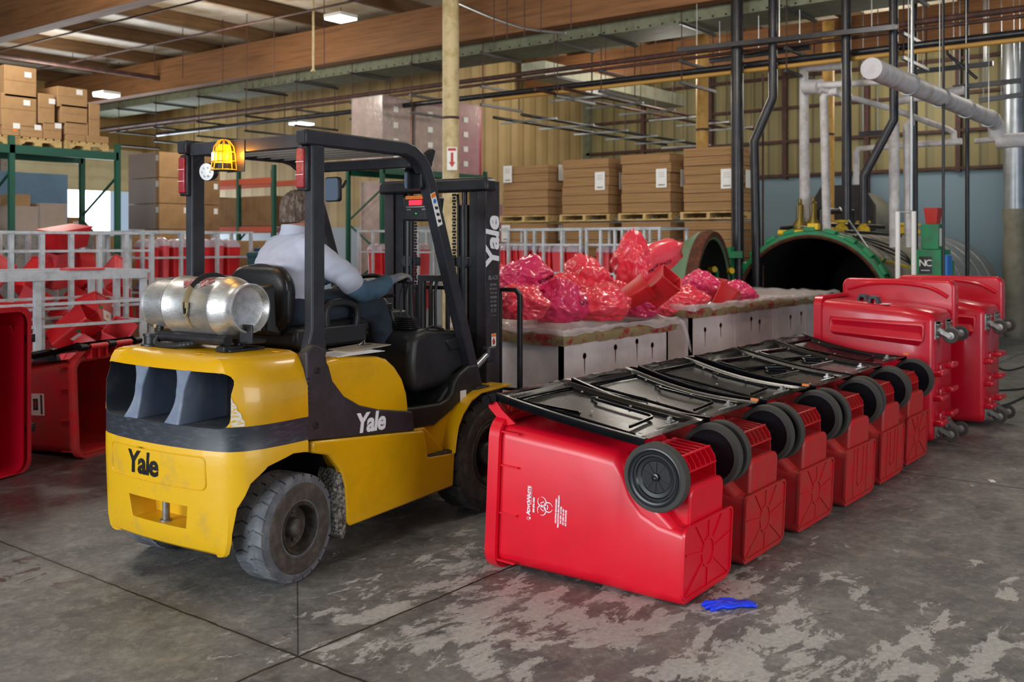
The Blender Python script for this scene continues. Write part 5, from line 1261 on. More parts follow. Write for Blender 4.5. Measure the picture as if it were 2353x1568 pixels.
for y in (0, 1.15, 3.4):
    for x in (0, .9): M().box(x-.035, y-.04, 0, x+.035, y+.04, 3.25).build('upright', K['rackg'], rk2)
    M().bar((0, y, 1.7), (.9, y, 2.6), .03, .03).build('brace', K['rackg'], rk2)
for z in (3.0, 2.0):
    for x in (0, .9): M().box(x-.03, 0, z-.12, x+.03, 3.4, z).build('beam', K['racko'], rk2)
for y in (0, 3.05):
    pass
rk3 = rack('green rack carrying film-wrapped boxes behind the mast', 12.2, 15.0, 12.3, 13.15, [2.97], 3.05)
# cartons measured off the front plane of the rack
def carton(px0, px1, py0, py1, yp, dep, label, mt='card', tape=True, grp='brown boxes on the green rack', z0=None):
    a = hit(px0, py1, 1, yp); b = hit(px1, py0, 1, yp); zb = a.z if z0 is None else z0
    w, h = b.x-a.x, b.z-zb
    root = thing('carton', label, 'box', ((a.x+b.x)/2, yp, zb), (0, 0, 0), grp)
    M().box(-w/2, 0, 0, w/2, dep, h).build('carton_body', K[mt], root, bevel=.008)
    if tape: M().box(-w/2-.0015, -.0015, h*.52, w/2+.0015, 0, h*.54).build('flap_seam', K['card2'], root)
    return root, w, h
zs = 3.05
CT = [(5, 45, 288, 338, 'bottom row, leftmost'), (46, 99, 292, 340, 'bottom row, second from the left'), (100, 142, 284, 342, 'bottom row, in the middle'), (152, 197, 310, 345, 'bottom row, fourth from the left'), (198, 250, 315, 348, 'bottom row, overhanging the right end'),
      (3, 84, 222, 287, 'large, in the second row at the left'), (89, 126, 218, 283, 'narrow, with a pale sheet taped to it'), (150, 203, 283, 309, 'flat, between the fourth box and the column above'), (140, 201, 245, 282, 'third row of the right-hand column'), (132, 201, 206, 244, 'top of the right-hand column'), (10, 84, 158, 221, 'topmost on the left'), (205, 230, 240, 314, 'thin, at the right edge of the column')]
for k, (a, b, c, d, lb_) in enumerate(CT):
    z0 = zs+.0 if k < 5 else None
    root, w, h = carton(a, b, c, d, 13.05, .55, 'brown box on the green rack, '+lb_, z0=z0)
    if k in (0, 1, 2, 5, 6, 9, 10):
        q = M().box(w*.12, -.003, h*.68, w*.12+min(.09, w*.4), -.0016, h*.68+.07); q.build('shipping_label', K['labelw'], root)
    if k == 0: M().box(w*.12, -.003, h*.4, w*.12+.05, -.0016, h*.4+.03).build('orange_label', K['orange'], root)
for k in range(4):
    pallet('wooden pallet on the green rack, %s from the left under the brown boxes' % ordn[k], 4.9+k*.68, 13.5, .9, .64, 2.94)
for k, (a, b, c, d, lb_) in enumerate([(33, 70, 447, 475, 'small, on the wrapped bale'), (30, 88, 476, 530, 'film-wrapped, low under the rack'), (92, 152, 470, 530, 'film-wrapped, beside the blue partition'), (158, 196, 500, 530, 'small, in the dock doorway')]):
    root, w, h = carton(a, b, c, d, 13.6 if k < 3 else 17.7, .5, 'brown box '+lb_, grp='boxes under and behind the green rack', tape=False)
    root2 = root
    if k in (1, 2):
        q = M(); q.box(-w/2-.01, -.01, 0, w/2+.01, .5, h+.01); q.build('stretch_wrap', K['wrap'], root)
    if k == 3: M().box(-.08, -.003, h*.3, .08, -.001, h*.7).build('shipping_label', K['labelw'], root)
# support under those so that nothing hangs in the air
a = hit(0, 530, 1, 13.4); 
o = M().box(-1.2, -.05, 0, .9, .55, hit(60, 530, 1, 13.6).z-.0).build('work_bench', K['steel'], bevel=.01); o.location = (6.75, 13.6, 0); 
# (bench top carries the wrapped bales)
tag(o, 'long grey bench under the green rack carrying wrapped bales', 'bench')
o = M().box(-.5, -.05, 0, .5, .6, hit(175, 530, 1, 17.7).z).build('work_bench', K['card2'], bevel=.01); p_ = hit(177, 530, 1, 17.7); o.location = (p_.x, 17.7, 0); tag(o, 'brown crate in the dock doorway under a small box', 'crate')
q = M().box(0, 0, 0, 1.35, .25, 2.87); o = q.build('partition_screen', mat('blue_grey_screen', '#54738c', .6, col2='#46647c', scale=1.2), bevel=.01); o.location = (7.75, 17.0, 0); tag(o, 'blue-grey partition screen behind the green rack, round knob on it', 'partition')
M().lathe([(.14, 0), (.15, .06), (.08, .1), (0, .1)], (1.02, 0, 2.02), (0, -1, 0), 24).build('motor_knob', K['steel'], o); M().box(.95, -.08, 1.2, 1.08, 0, 1.85).build('control_arm', K['black'], o)
# tall column of labelled cartons lit by the dock door
for ix in range(2):
    for iz in range(7):
        r_ = thing('carton', 'brown box in the tall labelled column, %s column, %s layer up' % (['left', 'right'][ix], ordn[iz]), 'box', (9.75+ix*.62, 15.2, .12+iz*.445), (0, 0, 0), 'tall column of labelled boxes')
        M().box(0, 0, 0, .61, .95, .435).build('carton_body', K['card2' if ix else 'card'], r_, bevel=.006)
        M().box(.48, -.003, .28, .56, -.001, .38).build('corner_label', K['labelw'], r_)
        M().box(-.003, .02, .28, -.001, .1, .38).build('corner_label', K['labelw'], r_)
        if ix == 0: M().box(-.0015, .1, .0, -.0005, .93, .43).build('daylight_sheen_film', K['wrap'], r_)  # pale film face stands in for daylight whitening the column
pallet('wooden pallet under the tall labelled column', 9.72, 15.67, 1.0, 1.3, .0)
# long flat boxes lying behind the cages, and the dark bales on the orange rack
for k, (x, y, w, d, z0, h, lb_) in enumerate([(7.3, 14.2, 1.6, .5, 1.35, .42, 'long brown box lying behind the gas cylinder'), (9.3, 13.6, 1.9, .5, 1.45, .25, 'long pale brown box lying left of the driver'), (5.6, 15.2, 1.2, .5, 1.45, .40, 'brown box in front of the bright doorway')]):
    q = M().box(0, 0, 0, w, d, h); o = q.build('long_carton', K['card'], bevel=.01); o.location = (x+.4, y, z0); tag(o, lb_, 'box', 'long boxes behind the cages')
    q = M().box(0, 0, 0, w, d, z0); o = q.build('trestle_box', K['card2'], bevel=.01); o.location = (x+.4, y, 0); tag(o, 'brown box standing under the '+lb_[:30].strip().rsplit(' ', 1)[0], 'box', 'boxes under the long ones')
for k, (y0, y1, h) in enumerate([(16.3, 17.3, .62), (17.4, 18.4, .6), (18.5, 19.5, .66)]):
    q = M().box(0, 0, 0, .85, y1-y0, h); o = q.build('carton_bale', K['card2'], bevel=.015); o.location = (13.02, y0, 2.01); tag(o, 'dark brown bale on the orange rack, %s from the right' % ordn[k], 'box', 'bales on the orange rack')
for k, (x, w, h, mt) in enumerate([(12.25, .75, 1.25, 'wrapbox'), (13.1, .85, 1.2, 'wrapbox'), (14.1, .85, 1.35, 'magenta')]):
    r_ = thing('wrapped_load', ['shiny film-wrapped box on the green rack, left of the cream column', 'second film-wrapped box on the green rack beside the cream column', 'dark pink wrapped box on the green rack, right of the cream column'][k], 'box', (x, 12.35, 2.97), (0, 0, 0), 'film-wrapped boxes on the green rack')
    M().box(0, 0, 0, w, .75, h).build('box_body', K[mt], r_, bevel=.01); q = M().box(-.01, -.012, 0, w*.9, .76, h+.01); q.build('stretch_wrap', K['wrap'], r_)
    q = M()
    for i in range(4): q.box(w*.35, -.018, .15+i*.28, w*.5, -.014, .25+i*.28)
    q.build('label_strip', K['labelw'], r_)
for k, (x, h) in enumerate([(12.5, 1.55), (14.25, 2.4)]):
    r_ = thing('wrapped_load', ['pink film-wrapped load on the floor behind the mast', 'dark pink load on the floor right of the mast'][k], 'box', (x, 12.0 if k == 0 else 11.9, 0), (0, 0, 0), 'film-wrapped loads on the floor')
    if k == 0: r_.location = (12.45, 12.4, 0); h = 2.75
    M().box(0, 0, 0, .8 if k else .7, .7, h).build('box_body', K['wrapbox' if k == 0 else 'magenta'], r_, bevel=.01)
    q = M().box(-.01, -.01, 0, .81 if k else .71, .71, h+.01); q.build('stretch_wrap', K['wrap'], r_)
# ---------------------------------------------------------------- autoclave, pipes, ducts, columns, lamps
AY, AZ, AR = 4.85, .73, 1.03
def clip0(mb, z0=.004):
    for v in mb.v: v.z = max(v.z, z0)
    return mb
ac = thing('autoclave', 'huge green-rimmed autoclave with its round black mouth open', 'autoclave', (12.5, AY, 0))
c0 = (0, 0, AZ)
clip0(M().lathe([(AR-.04, 2.6), (AR-.04, .0), (AR-.015, -.02), (AR, -.02), (AR+.01, .0)], c0, (1, 0, 0), 64, False)).build('rusty_mouth_ring', K['rust'], ac, fix=False)
clip0(M().lathe([(AR-.05, .02), (AR-.05, 3.4), (0, 3.4)], c0, (1, 0, 0), 48, False)).build('vessel_lining', K['sooty'], ac, fix=False)
clip0(M().lathe([(AR+.005, -.01), (AR+.055, -.01), (AR+.06, .0), (AR+.06, .10), (AR+.03, .14), (AR+.03, .20), (AR+.065, .2), (AR+.065, .26), (AR, .3)], c0, (1, 0, 0), 64, False)).build('green_flange', K['green'], ac, fix=False)
for k in range(15):
    a = math.radians(-10+k*14.3)
    q = M(); T = Matrix.Translation(c0) @ Matrix.Rotation(a, 4, 'X') @ Matrix.Translation((0, AR+.075, 0)); q.T = T
    q.box(-.02, -.03, -.075, .11, .028, .075); 
    if k == 3: q.box(0, .0, -.02, .06, .1, .02)
    q.build('locking_lug', K['green'], ac, bevel=.01)
q = clip0(M().lathe([(AR+.03, .26), (AR+.05, .3), (AR+.055, 2.5), (AR+.03, 2.55)], c0, (1, 0, 0), 64, False)); jk = q.build('insulation_jacket', K['insul'], ac, fix=False)
for x in (.55, .85, 1.2, 1.6, 2.0, 2.4):
    clip0(M().lathe([(AR+.052, x), (AR+.062, x+.01), (AR+.062, x+.03), (AR+.052, x+.04)], c0, (1, 0, 0), 64, False)).build('jacket_band', K['steel'], jk, fix=False)
q = clip0(M().lathe([(AR+.03, 2.55), (AR+.02, 2.6), (AR+.02, 6.0), (AR-.02, 6.06), (AR-.12, 6.2), (AR-.4, 6.3), (0, 6.35)], c0, (1, 0, 0), 64, False)); sj = q.build('silver_jacket', K['jacket'], ac, fix=False)
for x in (3.0, 3.6, 4.2, 4.8, 5.4):
    clip0(M().lathe([(AR+.02, x), (AR+.028, x+.005), (AR+.028, x+.03), (AR+.02, x+.035)], c0, (1, 0, 0), 64, False)).build('jacket_band', K['steel'], sj, fix=False)
for (x, a0) in ((2.9, -20), (4.2, -25), (4.9, -10)):
    a = math.radians(a0); q = M(); q.T = Matrix.Translation(c0) @ Matrix.Rotation(-a, 4, 'X'); q.box(x, -(AR+.03), -.1, x+.05, -(AR+.025), .12); q.build('yellow_tag', K['yel'], sj)
# the door, swung open on its left hinge
dh = Vector((12.42, 6.05, 0)); fi = math.radians(13); du = Vector((-math.cos(fi), -math.sin(fi), 0)); dn = Vector((math.sin(fi), -math.cos(fi), 0))
dc = dh+du*1.12+Vector((0, 0, AZ))-Vector((0, 0, 0)); 
dr_ = M(); pf = [(AR-.06, .16), (AR-.04, .18), (AR+.03, .18), (AR+.035, .0), (AR, -.05), (AR*.93, -.17), (AR*.75, -.31), (AR*.45, -.41), (0, -.44)]
inn = [(AR-.06, .16), (AR-.07, .0), (AR*.88, -.12), (AR*.7, -.25), (AR*.4, -.34), (0, -.36)]
clip0(dr_.lathe(pf, dc, dn, 56, False)); o = dr_.build('dished_shell', [K['greendoor']], ac, loc=None, fix=False); o.location = (-12.5, -AY, 0)
q = clip0(M().lathe(inn, dc, dn, 56, False)); o2 = q.build('dished_lining', K['sooty'], ac, fix=False); o2.location = (-12.5, -AY, 0)
q = clip0(M().lathe([(AR-.03, .182), (AR+.04, .19), (AR+.06, .12), (AR+.045, .05)], dc, dn, 56, False)); o2 = q.build('door_ring', K['rust'], ac, fix=False); o2.location = (-12.5, -AY, 0)
q = M(); L0 = Vector((12.5, 5.85, 0)); 
q.bar((12.42, 5.75, 1.50), (11.75, 6.28, 1.50), .1, .10); q.bar((12.42, 5.75, 1.05), (11.75, 6.28, 1.05), .1, .10); q.box(12.3, 5.85, 1.0, 12.5, 6.0, 1.60); q.bar((12.1, 5.95, 1.0), (12.1, 5.95, 1.55), .05, .05)
o2 = q.build('hinge_arm', K['green'], ac, bevel=.01); o2.location = (-12.5, -AY, 0)
q = M(); 
for d_ in ((12.2, 5.85, 1.28), (12.0, 6.0, 1.30)): q.cyl((d_[0], d_[1], d_[2]), (-.5, -.8, .1), .04, .12, 14)
o2 = q.build('yellow_fitting', K['yel'], ac); o2.location = (-12.5, -AY, 0)
# fittings on top of the vessel
def topz(y): return AZ+math.sqrt(max(0, (AR+.05)**2-(y-AY)**2))
q = M().cyl((.03, .42, topz(AY+.42)+.07), (0, -1, -.0), .035, .40, 14); q.box(.0, -.12, topz(AY)+.02, .08, .02, topz(AY)+.1); q.build('yellow_locking_cylinder', K['yel'], ac)
M().cyl((.03, .12, topz(AY)+.06), (0, -1, 0), .012, .2, 8).build('cylinder_rod', K['chrome'], ac)
for k, (x, y) in enumerate(((.45, .30), (.62, .18))):
    q = M().lathe([(.03, 0), (.03, .06), (.085, .09), (.09, .16), (.05, .22), (.05, .42), (.03, .44), (.025, .5), (0, .51)], (x, y, topz(AY+y)-.02), (0, 0, 1), 20)
    o2 = q.build('safety_valve', K['brassv'], ac); q = M().tube([(x-.06, y, topz(AY+y)+.22), (x-.09, y, topz(AY+y)+.4), (x-.03, y, topz(AY+y)+.45)], .009, 6); q.build('valve_lever', K['steel'], o2)
q = M(); zt_ = topz(AY)
q.tube([(.3, .5, zt_+.04), (.9, .2, zt_+.10), (1.8, .0, zt_+.10), (2.4, -.2, zt_+.08)], .03, 8); q.tube([(.7, .1, zt_+.28), (1.3, -.1, zt_+.28), (1.3, -.1, zt_-.0)], .05, 10); q.tube([(.5, -.3, zt_+.0), (1.2, -.45, zt_-.02), (2.2, -.5, zt_-.05)], .022, 8)
q.tube([(.7, .1, zt_), (.7, .1, zt_+.3)], .05, 10); q.build('top_pipework', K['black'], ac)
for (x, y) in ((1.05, -.05), (1.65, -.15), (3.7, -.1), (4.3, -.1)):
    q = M().lathe([(.04, 0), (.09, .02), (.09, .08), (.05, .1), (.05, .14), (.10, .15), (.10, .18), (0, .19)], (x, y, zt_-.02), (0, 0, 1), 12); q.cyl((x-.1, y, zt_+.05), (1, 0, 0), .05, .2, 10); q.build('yellow_valve', K['yel'], ac)
q = M(); q.tube(spline([(.25, -.80, 1.45), (.8, -1.0, 1.35), (1.1, -1.25, 1.2), (.6, -1.35, 1.25), (.0, -1.36, 1.3)], 6), .016, 8)
q.build('yellow_hose', K['yel'], ac)
q = M()
for s in (0, .05, .1): q.tube(spline([(.35, -.5+s, zt_-.06), (.9, -.85, 1.58-s), (.7, -1.12, 1.3), (.35, -1.2-s, .9)], 6), .012, 6)
q.build('black_hose', K['hose'], ac)
M().tube([(.28, -.30, 2.12), (.2, -.75, 1.52)], .012, 8).build('pry_bar', K['galv'], ac)
M().tube([(.2, -.88, 1.42), (.0, -.98, 1.48)], .018, 8).build('door_lever', K['galv'], ac)
# control cabinet on the near side
cb = thing('control_cabinet', 'green control cabinet beside the autoclave with a small black plaque', 'control cabinet', (12.1, 3.13, 0))
M().box(0, 0, 0, .42, .34, 1.58).build('cabinet_body', K['green'], cb, bevel=.01)
M().box(.14, .06, 1.58, .38, .26, 1.88).build('upper_box', K['green'], cb, bevel=.008)
M().loft([[(.16, .09, 1.88), (.16, .21, 1.88), (.32, .21, 1.88), (.32, .09, 1.88)], [(.13, .07, 2.07), (.13, .23, 2.07), (.35, .23, 2.07), (.35, .07, 2.07)]]).build('red_beacon_box', K['redv'], cb, bevel=.004)
pq = M().box(-.006, .10, 1.30, -.001, .24, 1.50).build('plaque', K['black'], cb)
q = M(); q.text('NC', .11, frame3((-.008, .17, 1.42), (0, -1, 0), (0, 0, 1)), .0005, .001, 0, space=.75); q.box(-.0075, .12, 1.335, -.007, .22, 1.342); q.build('plaque_letters', K['labelw'], pq, smooth=False)
M().box(.08, -.05, 1.05, .30, -.0, 1.52).build('blue_filter_bowl', K['blue'], cb, bevel=.02); M().box(.34, -.04, .9, .42, .0, 1.45).build('green_conduit_box', K['green'], cb, bevel=.006)
M().box(.17, .055, 1.62, .26, .059, 1.83).build('white_notice', K['labelw'], cb)
M().lathe([(.03, 0), (.03, .03), (0, .035)], (.2, -.05, 1.02), (0, -1, 0), 12).build('gauge', K['redv'], cb)
bf = thing('bollard_frame', 'pair of white tubes joined by a thin bar in front of the green cabinet', 'guard frame', (11.85, 3.41, 0))
for y in (-.05, .13): M().tube([(0, y, 0), (0, y, 2.02)], .028, 10).build('post', K['labelw'], bf)
M().tube([(0, -.05, 2.0), (0, .13, 2.02)], .008, 6).build('cross_bar', K['steel'], bf)
# boiler behind
bo_ = thing('boiler', 'dark boiler with a flat cut-cornered front, standing behind the autoclave', 'boiler', (18.4, 6.52, 0))
P = [(-.62, 1.6), (-.62, 2.35), (-.38, 2.74), (.38, 2.74), (.62, 2.35), (.62, 1.6)]
M().prism(P, 'x', 0, .06).build('front_plate', K['pipek'], bo_, bevel=.01); M().lathe([(.55, .05), (.55, 1.3), (0, 1.32)], (0, 0, 2.1), (1, 0, 0), 32, False).build('boiler_drum', K['insul'], bo_)
M().box(.1, -.5, 0, 1.2, .5, 1.65).build('boiler_stand', K['black'], bo_)
M().box(-.01, .26, 2.02, -.001, .4, 2.28).build('orange_sticker', K['orange'], bo_); M().lathe([(.07, 0), (.07, .01), (0, .012)], (-.001, -.42, 2.2), (-1, 0, 0), 16).build('dial', K['labelw'], bo_)
q = M(); q.text('1', .2, frame3((-.004, -.12, 2.2), (0, -1, 0), (0, 0, 1)), .001, .004); q.build('number', K['labelw'], bo_, smooth=False)
# ------------------------------------------------------------- pipes; every run is a thing
def pipe(label, pts, r, m_, cat='pipe', group=None, n=12, name='pipe', parts=()):
    b = Vector(pts[0]); z = min(Vector(p).z for p in pts); b = Vector((b.x, b.y, z))
    o = M().tube([Vector(p) for p in pts], r, n).build(name, K[m_], loc=b)
    return tag(o, label, cat, group)
NTH = ['first', 'second', 'third', 'fourth', 'fifth', 'sixth', 'seventh', 'eighth', 'ninth', 'tenth', 'eleventh', 'twelfth', 'thirteenth', 'fourteenth', 'fifteenth', 'sixteenth']
H = lambda px, py, a=12.5: hit(px, py, 0, a)
def V_(p, z): return Vector((p.x, p.y, z))
top = CZ-.0
gbk = 'black steel pipes standing by the autoclave'
p = H(1696, 575); pipe('thickest black standing pipe, in front of the rightmost cardboard stack', [V_(p, 0), V_(H(1693, 0), 5.55)], .082, 'pipek', group=gbk)
a = H(1776, 60); pipe('black standing pipe with a bend, right of the cardboard', [V_(H(1738, 570), 0), H(1738, 570), H(1733, 325), H(1776, 225), V_(a, 5.5)], .06, 'pipek', group=gbk)
pipe('thin brown conduit beside the bent black pipe', [V_(H(1753, 560, 12.8), 0), V_(H(1753, 170, 12.8), H(1753, 170, 12.8).z)], .014, 'piper')
p = H(1946, 500); pipe('straight black pipe rising from the middle of the autoclave', [V_(p, 1.95), V_(H(1944, 0), 5.5)], .062, 'pipek', group=gbk)
pipe('black pipe with a rusty bend, right of the straight one', [V_(H(1985, 500), 1.9), H(1985, 405), H(2054, 275), V_(H(2053, 0), 5.5)], .056, 'pipek', group=gbk)
pipe('thin bright steel tube hanging from the roof above the cabinet', [V_(H(2094, 465, 11.9), 2.03), V_(H(2097, 0, 11.9), 5.5)], .02, 'galv')
pipe('black square post behind the thin bright tube', [V_(H(2104, 400, 14), 0), V_(H(2102, 0, 14), 5.5)], .035, 'pipek')
pipe('thin black pipe left of the silver chimney, running floor to roof', [V_(H(2168, 560, 11.5), 0), V_(H(2167, 0, 11.5), 5.5)], .016, 'pipek')
pipe('slim black pipe standing against the blue wall', [V_(H(2223, 400, 15), 0), V_(H(2222, 100, 15), 5.3)], .03, 'pipek')
gw = 'white lagged pipes above the autoclave'
e = H(1848, 150, 13.2)
pipe('white lagged pipe standing furthest left', [V_(H(1850, 520, 13.2), 1.78), V_(H(1847, 200, 13.2), H(1847, 156, 13.2).z), H(1870, 152, 13.2), H(1945, 147, 13.2)], .075, 'pipew', group=gw, n=18)
pipe('round white stub on the tall lagged pipe', [H(1852, 200, 13.1), H(1885, 199, 13.0)], .10, 'pipew', group=gw, n=18)
pipe('cream pipe running level from the round stub', [H(1880, 197, 13.0), H(2028, 187, 13.0)], .045, 'pipew', group=gw)
pipe('second white pipe, its top bending right', [V_(H(1900, 520, 12.9), 1.78), H(1893, 225, 12.9), H(1900, 213, 12.9), H(1925, 210, 12.9)], .055, 'pipew', group=gw, n=16)
pipe('long thin white pipe sloping down to the right', [H(1885, 205, 12.8), hit(2050, 250, 0, 13.5), hit(2180, 298, 0, 14.4), hit(2192, 305, 0, 14.45), hit(2192, 325, 0, 14.45)], .04, 'pipew', group=gw)
pipe('white pipe with a square turn behind the bent black pipe', [hit(2210, 325, 0, 14.4), hit(1972, 342, 0, 14.4), hit(1968, 350, 0, 14.4), hit(1968, 425, 0, 14.4)], .045, 'pipew', group=gw)
pipe('white pipe standing right of the rusty bend', [V_(hit(2056, 530, 0, 13.0), 1.6), hit(2054, 285, 0, 13.0)], .065, 'pipew', group=gw, n=16)
pipe('white pipe beside the thin bright tube', [V_(hit(2088, 530, 0, 13.2), 1.6), hit(2083, 290, 0, 13.2), hit(2092, 281, 0, 13.2), hit(2100, 280, 0, 13.2)], .05, 'pipew', group=gw, n=16)
pipe('white pipe behind, reaching from the standing pipes to the fat one', [hit(2060, 232, 0, 14), hit(2180, 212, 0, 14), hit(2215, 208, 0, 14)], .06, 'pipew', group=gw)
bp_ = pipe('fat white lagged pipe running away under the roof', [(9.25, 3.0, 3.26), (14.1, 3.0, 3.26), (14.25, 3.0, 3.2), (14.3, 3.0, 3.05)], .10, 'pipew', group=gw, n=24)
pipe('fat white pipe leaving the frame at the right', [(14.3, 3.0, 3.0), (14.3, 2.0, 3.0)], .095, 'pipew', group=gw, n=20)
pipe('short thin white pipe between black valves', [hit(2240, 325, 0, 14.5), hit(2290, 320, 0, 14.5)], .035, 'pipew', group=gw)
for k in range(4):
    x = 10.4+k*1.15
    q = M().tube([(x, 3+.108*math.cos(t), 3.26+.108*math.sin(t)) for t in [2*PI*i/20 for i in range(20)]], .008, 6, close=True); q.tube([(x, 3, 3.37), (x, 3, CZ-.002)], .006, 6)
    o = q.build('pipe_hanger', K['galv'], loc=(x, 3, 3.36)); tag(o, 'thin steel hanger round the fat white pipe, %s from its capped end' % NTH[k], 'pipe hanger', 'hangers of the fat white pipe')
o = M().lathe([(.18, 0), (.18, 2.0), (.184, 2.0), (.184, 2.03), (.18, 2.03), (.18, 3.4)], (0, 0, 2.25), (0, 0, 1), 32).build('chimney', K['jacket']); p = hit(2331, 480, 0, 19.3); o.location = (p.x, p.y, 0); tag(o, 'silver chimney duct at the right frame edge', 'duct')
o = M().lathe([(.16, 0), (.19, .1), (.19, 1.6), (.17, 1.9), (.20, 2.26), (.0, 2.26)], (0, 0, 0), (0, 0, 1), 24).build('blower_casing', K['insul']); o.location = (p.x, p.y, 0); tag(o, 'sooty casing under the silver chimney', 'machine')
# overhead duct and pipe runs along the building
dt = M().box(0, -6, 0, .85, 18.2-0, .19); o = dt.build('cable_duct', K['duct'], bevel=.004); o.location = (12.72, 5.0, 4.80); tag(o, 'long grey-green metal duct hung under the timber roof', 'duct')
q = M(); 
for k in range(88): q.box(-.004, -5.9+k*.2, .02, 0, -5.87+k*.2, .045)
q.build('rivet_row', K['sooty'], o)
o = M().box(0, 0, 0, 5.0, .5, .24).build('branch_duct', K['labelw'], bevel=.004); o.data.materials[0] = mat('pale_duct', '#a9ab95', .5, col2='#8f907a', scale=4); o.location = (13.6, 9.85, 4.5); tag(o, 'pale branch duct running back towards the corrugated wall', 'duct')
gr_ = 'pipes hung beside the long duct'
pipe('brown rusty pipe under the long duct', [(12.95, -3, 4.42), (12.95, 23.5, 4.42)], .04, 'piper', group=gr_)
pipe('thinner rusty pipe below the brown one', [(12.8, -3, 4.30), (12.8, 22, 4.30)], .025, 'piper', group=gr_)
pipe('dark green pipe lowest but one of the hung pipes', [(12.78, -3, 4.10), (12.78, 20, 4.10)], .045, 'pipek', group=gr_)
pipe('ochre painted pipe, lowest of the hung pipes', [(12.65, -3, 4.0), (12.65, 10.2, 4.0)], .03, 'pipey', group=gr_)
pipe('dark sprinkler pipe under the joists at the top left', [(4, 19.1, 5.2), (14.9, 19.1, 5.2)], .05, 'piper', group='pipes under the joists')
for x, z, lb_ in ((5.6, 5.42, 'nearest'), (9.3, 5.45, 'second nearest'), (10.6, 5.38, 'second furthest'), (14.3, 5.3, 'furthest')):
    pipe('thin conduit crossing under the joists, '+lb_+' one', [(x, 2, z), (x, 23.5, z)], .018, 'piper', group='conduits under the joists', name='conduit')
ys = [21.3, 19.8, 18.2, 16.6, 15.05, 13.5, 12.0, 10.4, 8.9, 8.1, 6.75, 5.2, 3.7, 2.2, .7]
for iy, y in enumerate(ys):
    r_ = thing('trapeze_hanger', 'rusty rod and bar hanger of the long duct, %s from the left' % NTH[iy], 'hanger', (12.62, y, 3.93), (0, 0, 0), 'trapeze hangers of the long duct')
    for x in (0, .98): M().tube([(x, 0, .0), (x, 0, CZ-.002-3.93)], .009, 6).build('rod', K['piper'], r_)
    for z in (.0, .30, .84): M().box(-.05, -.02, z-.02, 1.05, .02, z+.02).build('cross_bar', K['black'], r_)
gp = 'conduits on the low ladder rack'
for y, z, x1, lb_ in ((9.2, 3.62, 18.3, 'lower pair, nearer one'), (9.75, 3.62, 17.6, 'lower pair, further one'), (8.45, 3.95, 18.8, 'upper pair, nearer one'), (8.95, 3.98, 18.6, 'upper pair, further one')):
    pipe('dark conduit on the ladder rack before the yellow wall, '+lb_, [(12.1, y, z), (x1, y, z)], .025, 'piper' if z > 3.8 else 'pipek', group=gp, name='conduit')
for k in range(6):
    for j, (y, z) in enumerate(((9.45, 3.575), (8.7, 3.9))):
        x = 12.6+k*1.05+.3*j
        o = M().box(-.02, -.55, 0, .02, .55, .03).build('strut', K['galv'], loc=(0, 0, 0)); o.location = (x, y, z); tag(o, 'pale strut under the %s pair of ladder-rack conduits, %s from the left' % (['lower', 'upper'][j], NTH[k]), 'strut', 'struts of the low ladder rack')
        q = M().tube([(0, -.5, .03), (0, -.5, CZ-.002-z)], .006, 5); q.build('rod', K['piper'], o)
gs = 'black steel channels between the standing pipes'
for (a, b, x) in (((1557, 115), (2060, 62), 12.3), ((1632, 140), (1862, 108), 12.95), ((2103, 165), (2282, 146), 14), ((2190, 202), (2345, 185), 14.2), ((2250, 231), (2353, 217), 14.3), ((1975, 308), (2060, 302), 14.6)):
    P0, P1 = hit(*a, 0, x), hit(*b, 0, x); o = M().bar(P0, P1, .06, .06).build('steel_channel', K['pipek'], loc=P0)
    q = M()
    for t_ in (.1, .5, .9): pp = (P1-P0)*t_; q.tube([pp, (pp.x, pp.y, CZ-.002-P0.z)], .007, 5)
    q.build('rod', K['galv'], o)
    tag(o, {1557: 'long black channel clamped to the black standing pipes', 1632: 'shorter black channel below the long one', 2103: 'black channel above the fat white pipe', 2190: 'black channel between the fat pipe and chimney', 2250: 'lowest black channel by the chimney', 1975: 'dark blue-grey channel behind the rusty bend'}[a[0]], 'steel channel', gs)
o = pipe('black sloping brace above the fat white pipe', [hit(2175, 95, 0, 13), hit(2178, 125, 0, 13), hit(2245, 180, 0, 13)], .02, 'pipek')
q = M().tube(spline([hit(1055, 8, 0, 11.9), hit(1130, 40, 0, 11.9), hit(1210, 66, 0, 11.9), hit(1300, 76, 0, 11.9)], 6), .018, 8); tag(q.build('hanging_cable', K['galv'], loc=hit(1300, 76, 0, 11.9)), 'grey cable sagging from the cream column to the duct', 'cable')
# thin wire runs and rods hanging from the joists
gv = 'thin rods hanging from the joists'
for k, (px, y0, y1) in enumerate([(167, 20, 150), (250, 60, 150), (355, 70, 170), (420, 10, 180), (512, 30, 200), (567, 60, 210), (630, 0, 180), (745, 0, 150), (1135, 0, 95), (1165, 0, 90), (1205, 0, 85), (1243, 0, 80), (1312, 0, 70)]):
    x = 11.4; P1 = hit(px, y1, 0, x); o = M().tube([P1, (P1.x, P1.y, CZ-.002)], .008, 5).build('hanging_rod', K['piper'], loc=P1); tag(o, 'thin rusty rod hanging under the roof, %s from the left' % NTH[k], 'rod', gv)
P1 = hit(720, 165, 0, 11.0); o = M().tube([P1, (P1.x, P1.y, CZ-.002)], .018, 8).build('downpipe', K['column'], loc=P1); q = M().lathe([(.05, 0), (.02, .05), (0, .06)], (0, 0, 0), (0, 0, 1), 12).build('nozzle', K['column'], o); tag(o, 'cream drop pipe left of the cream column with a flared end', 'pipe')
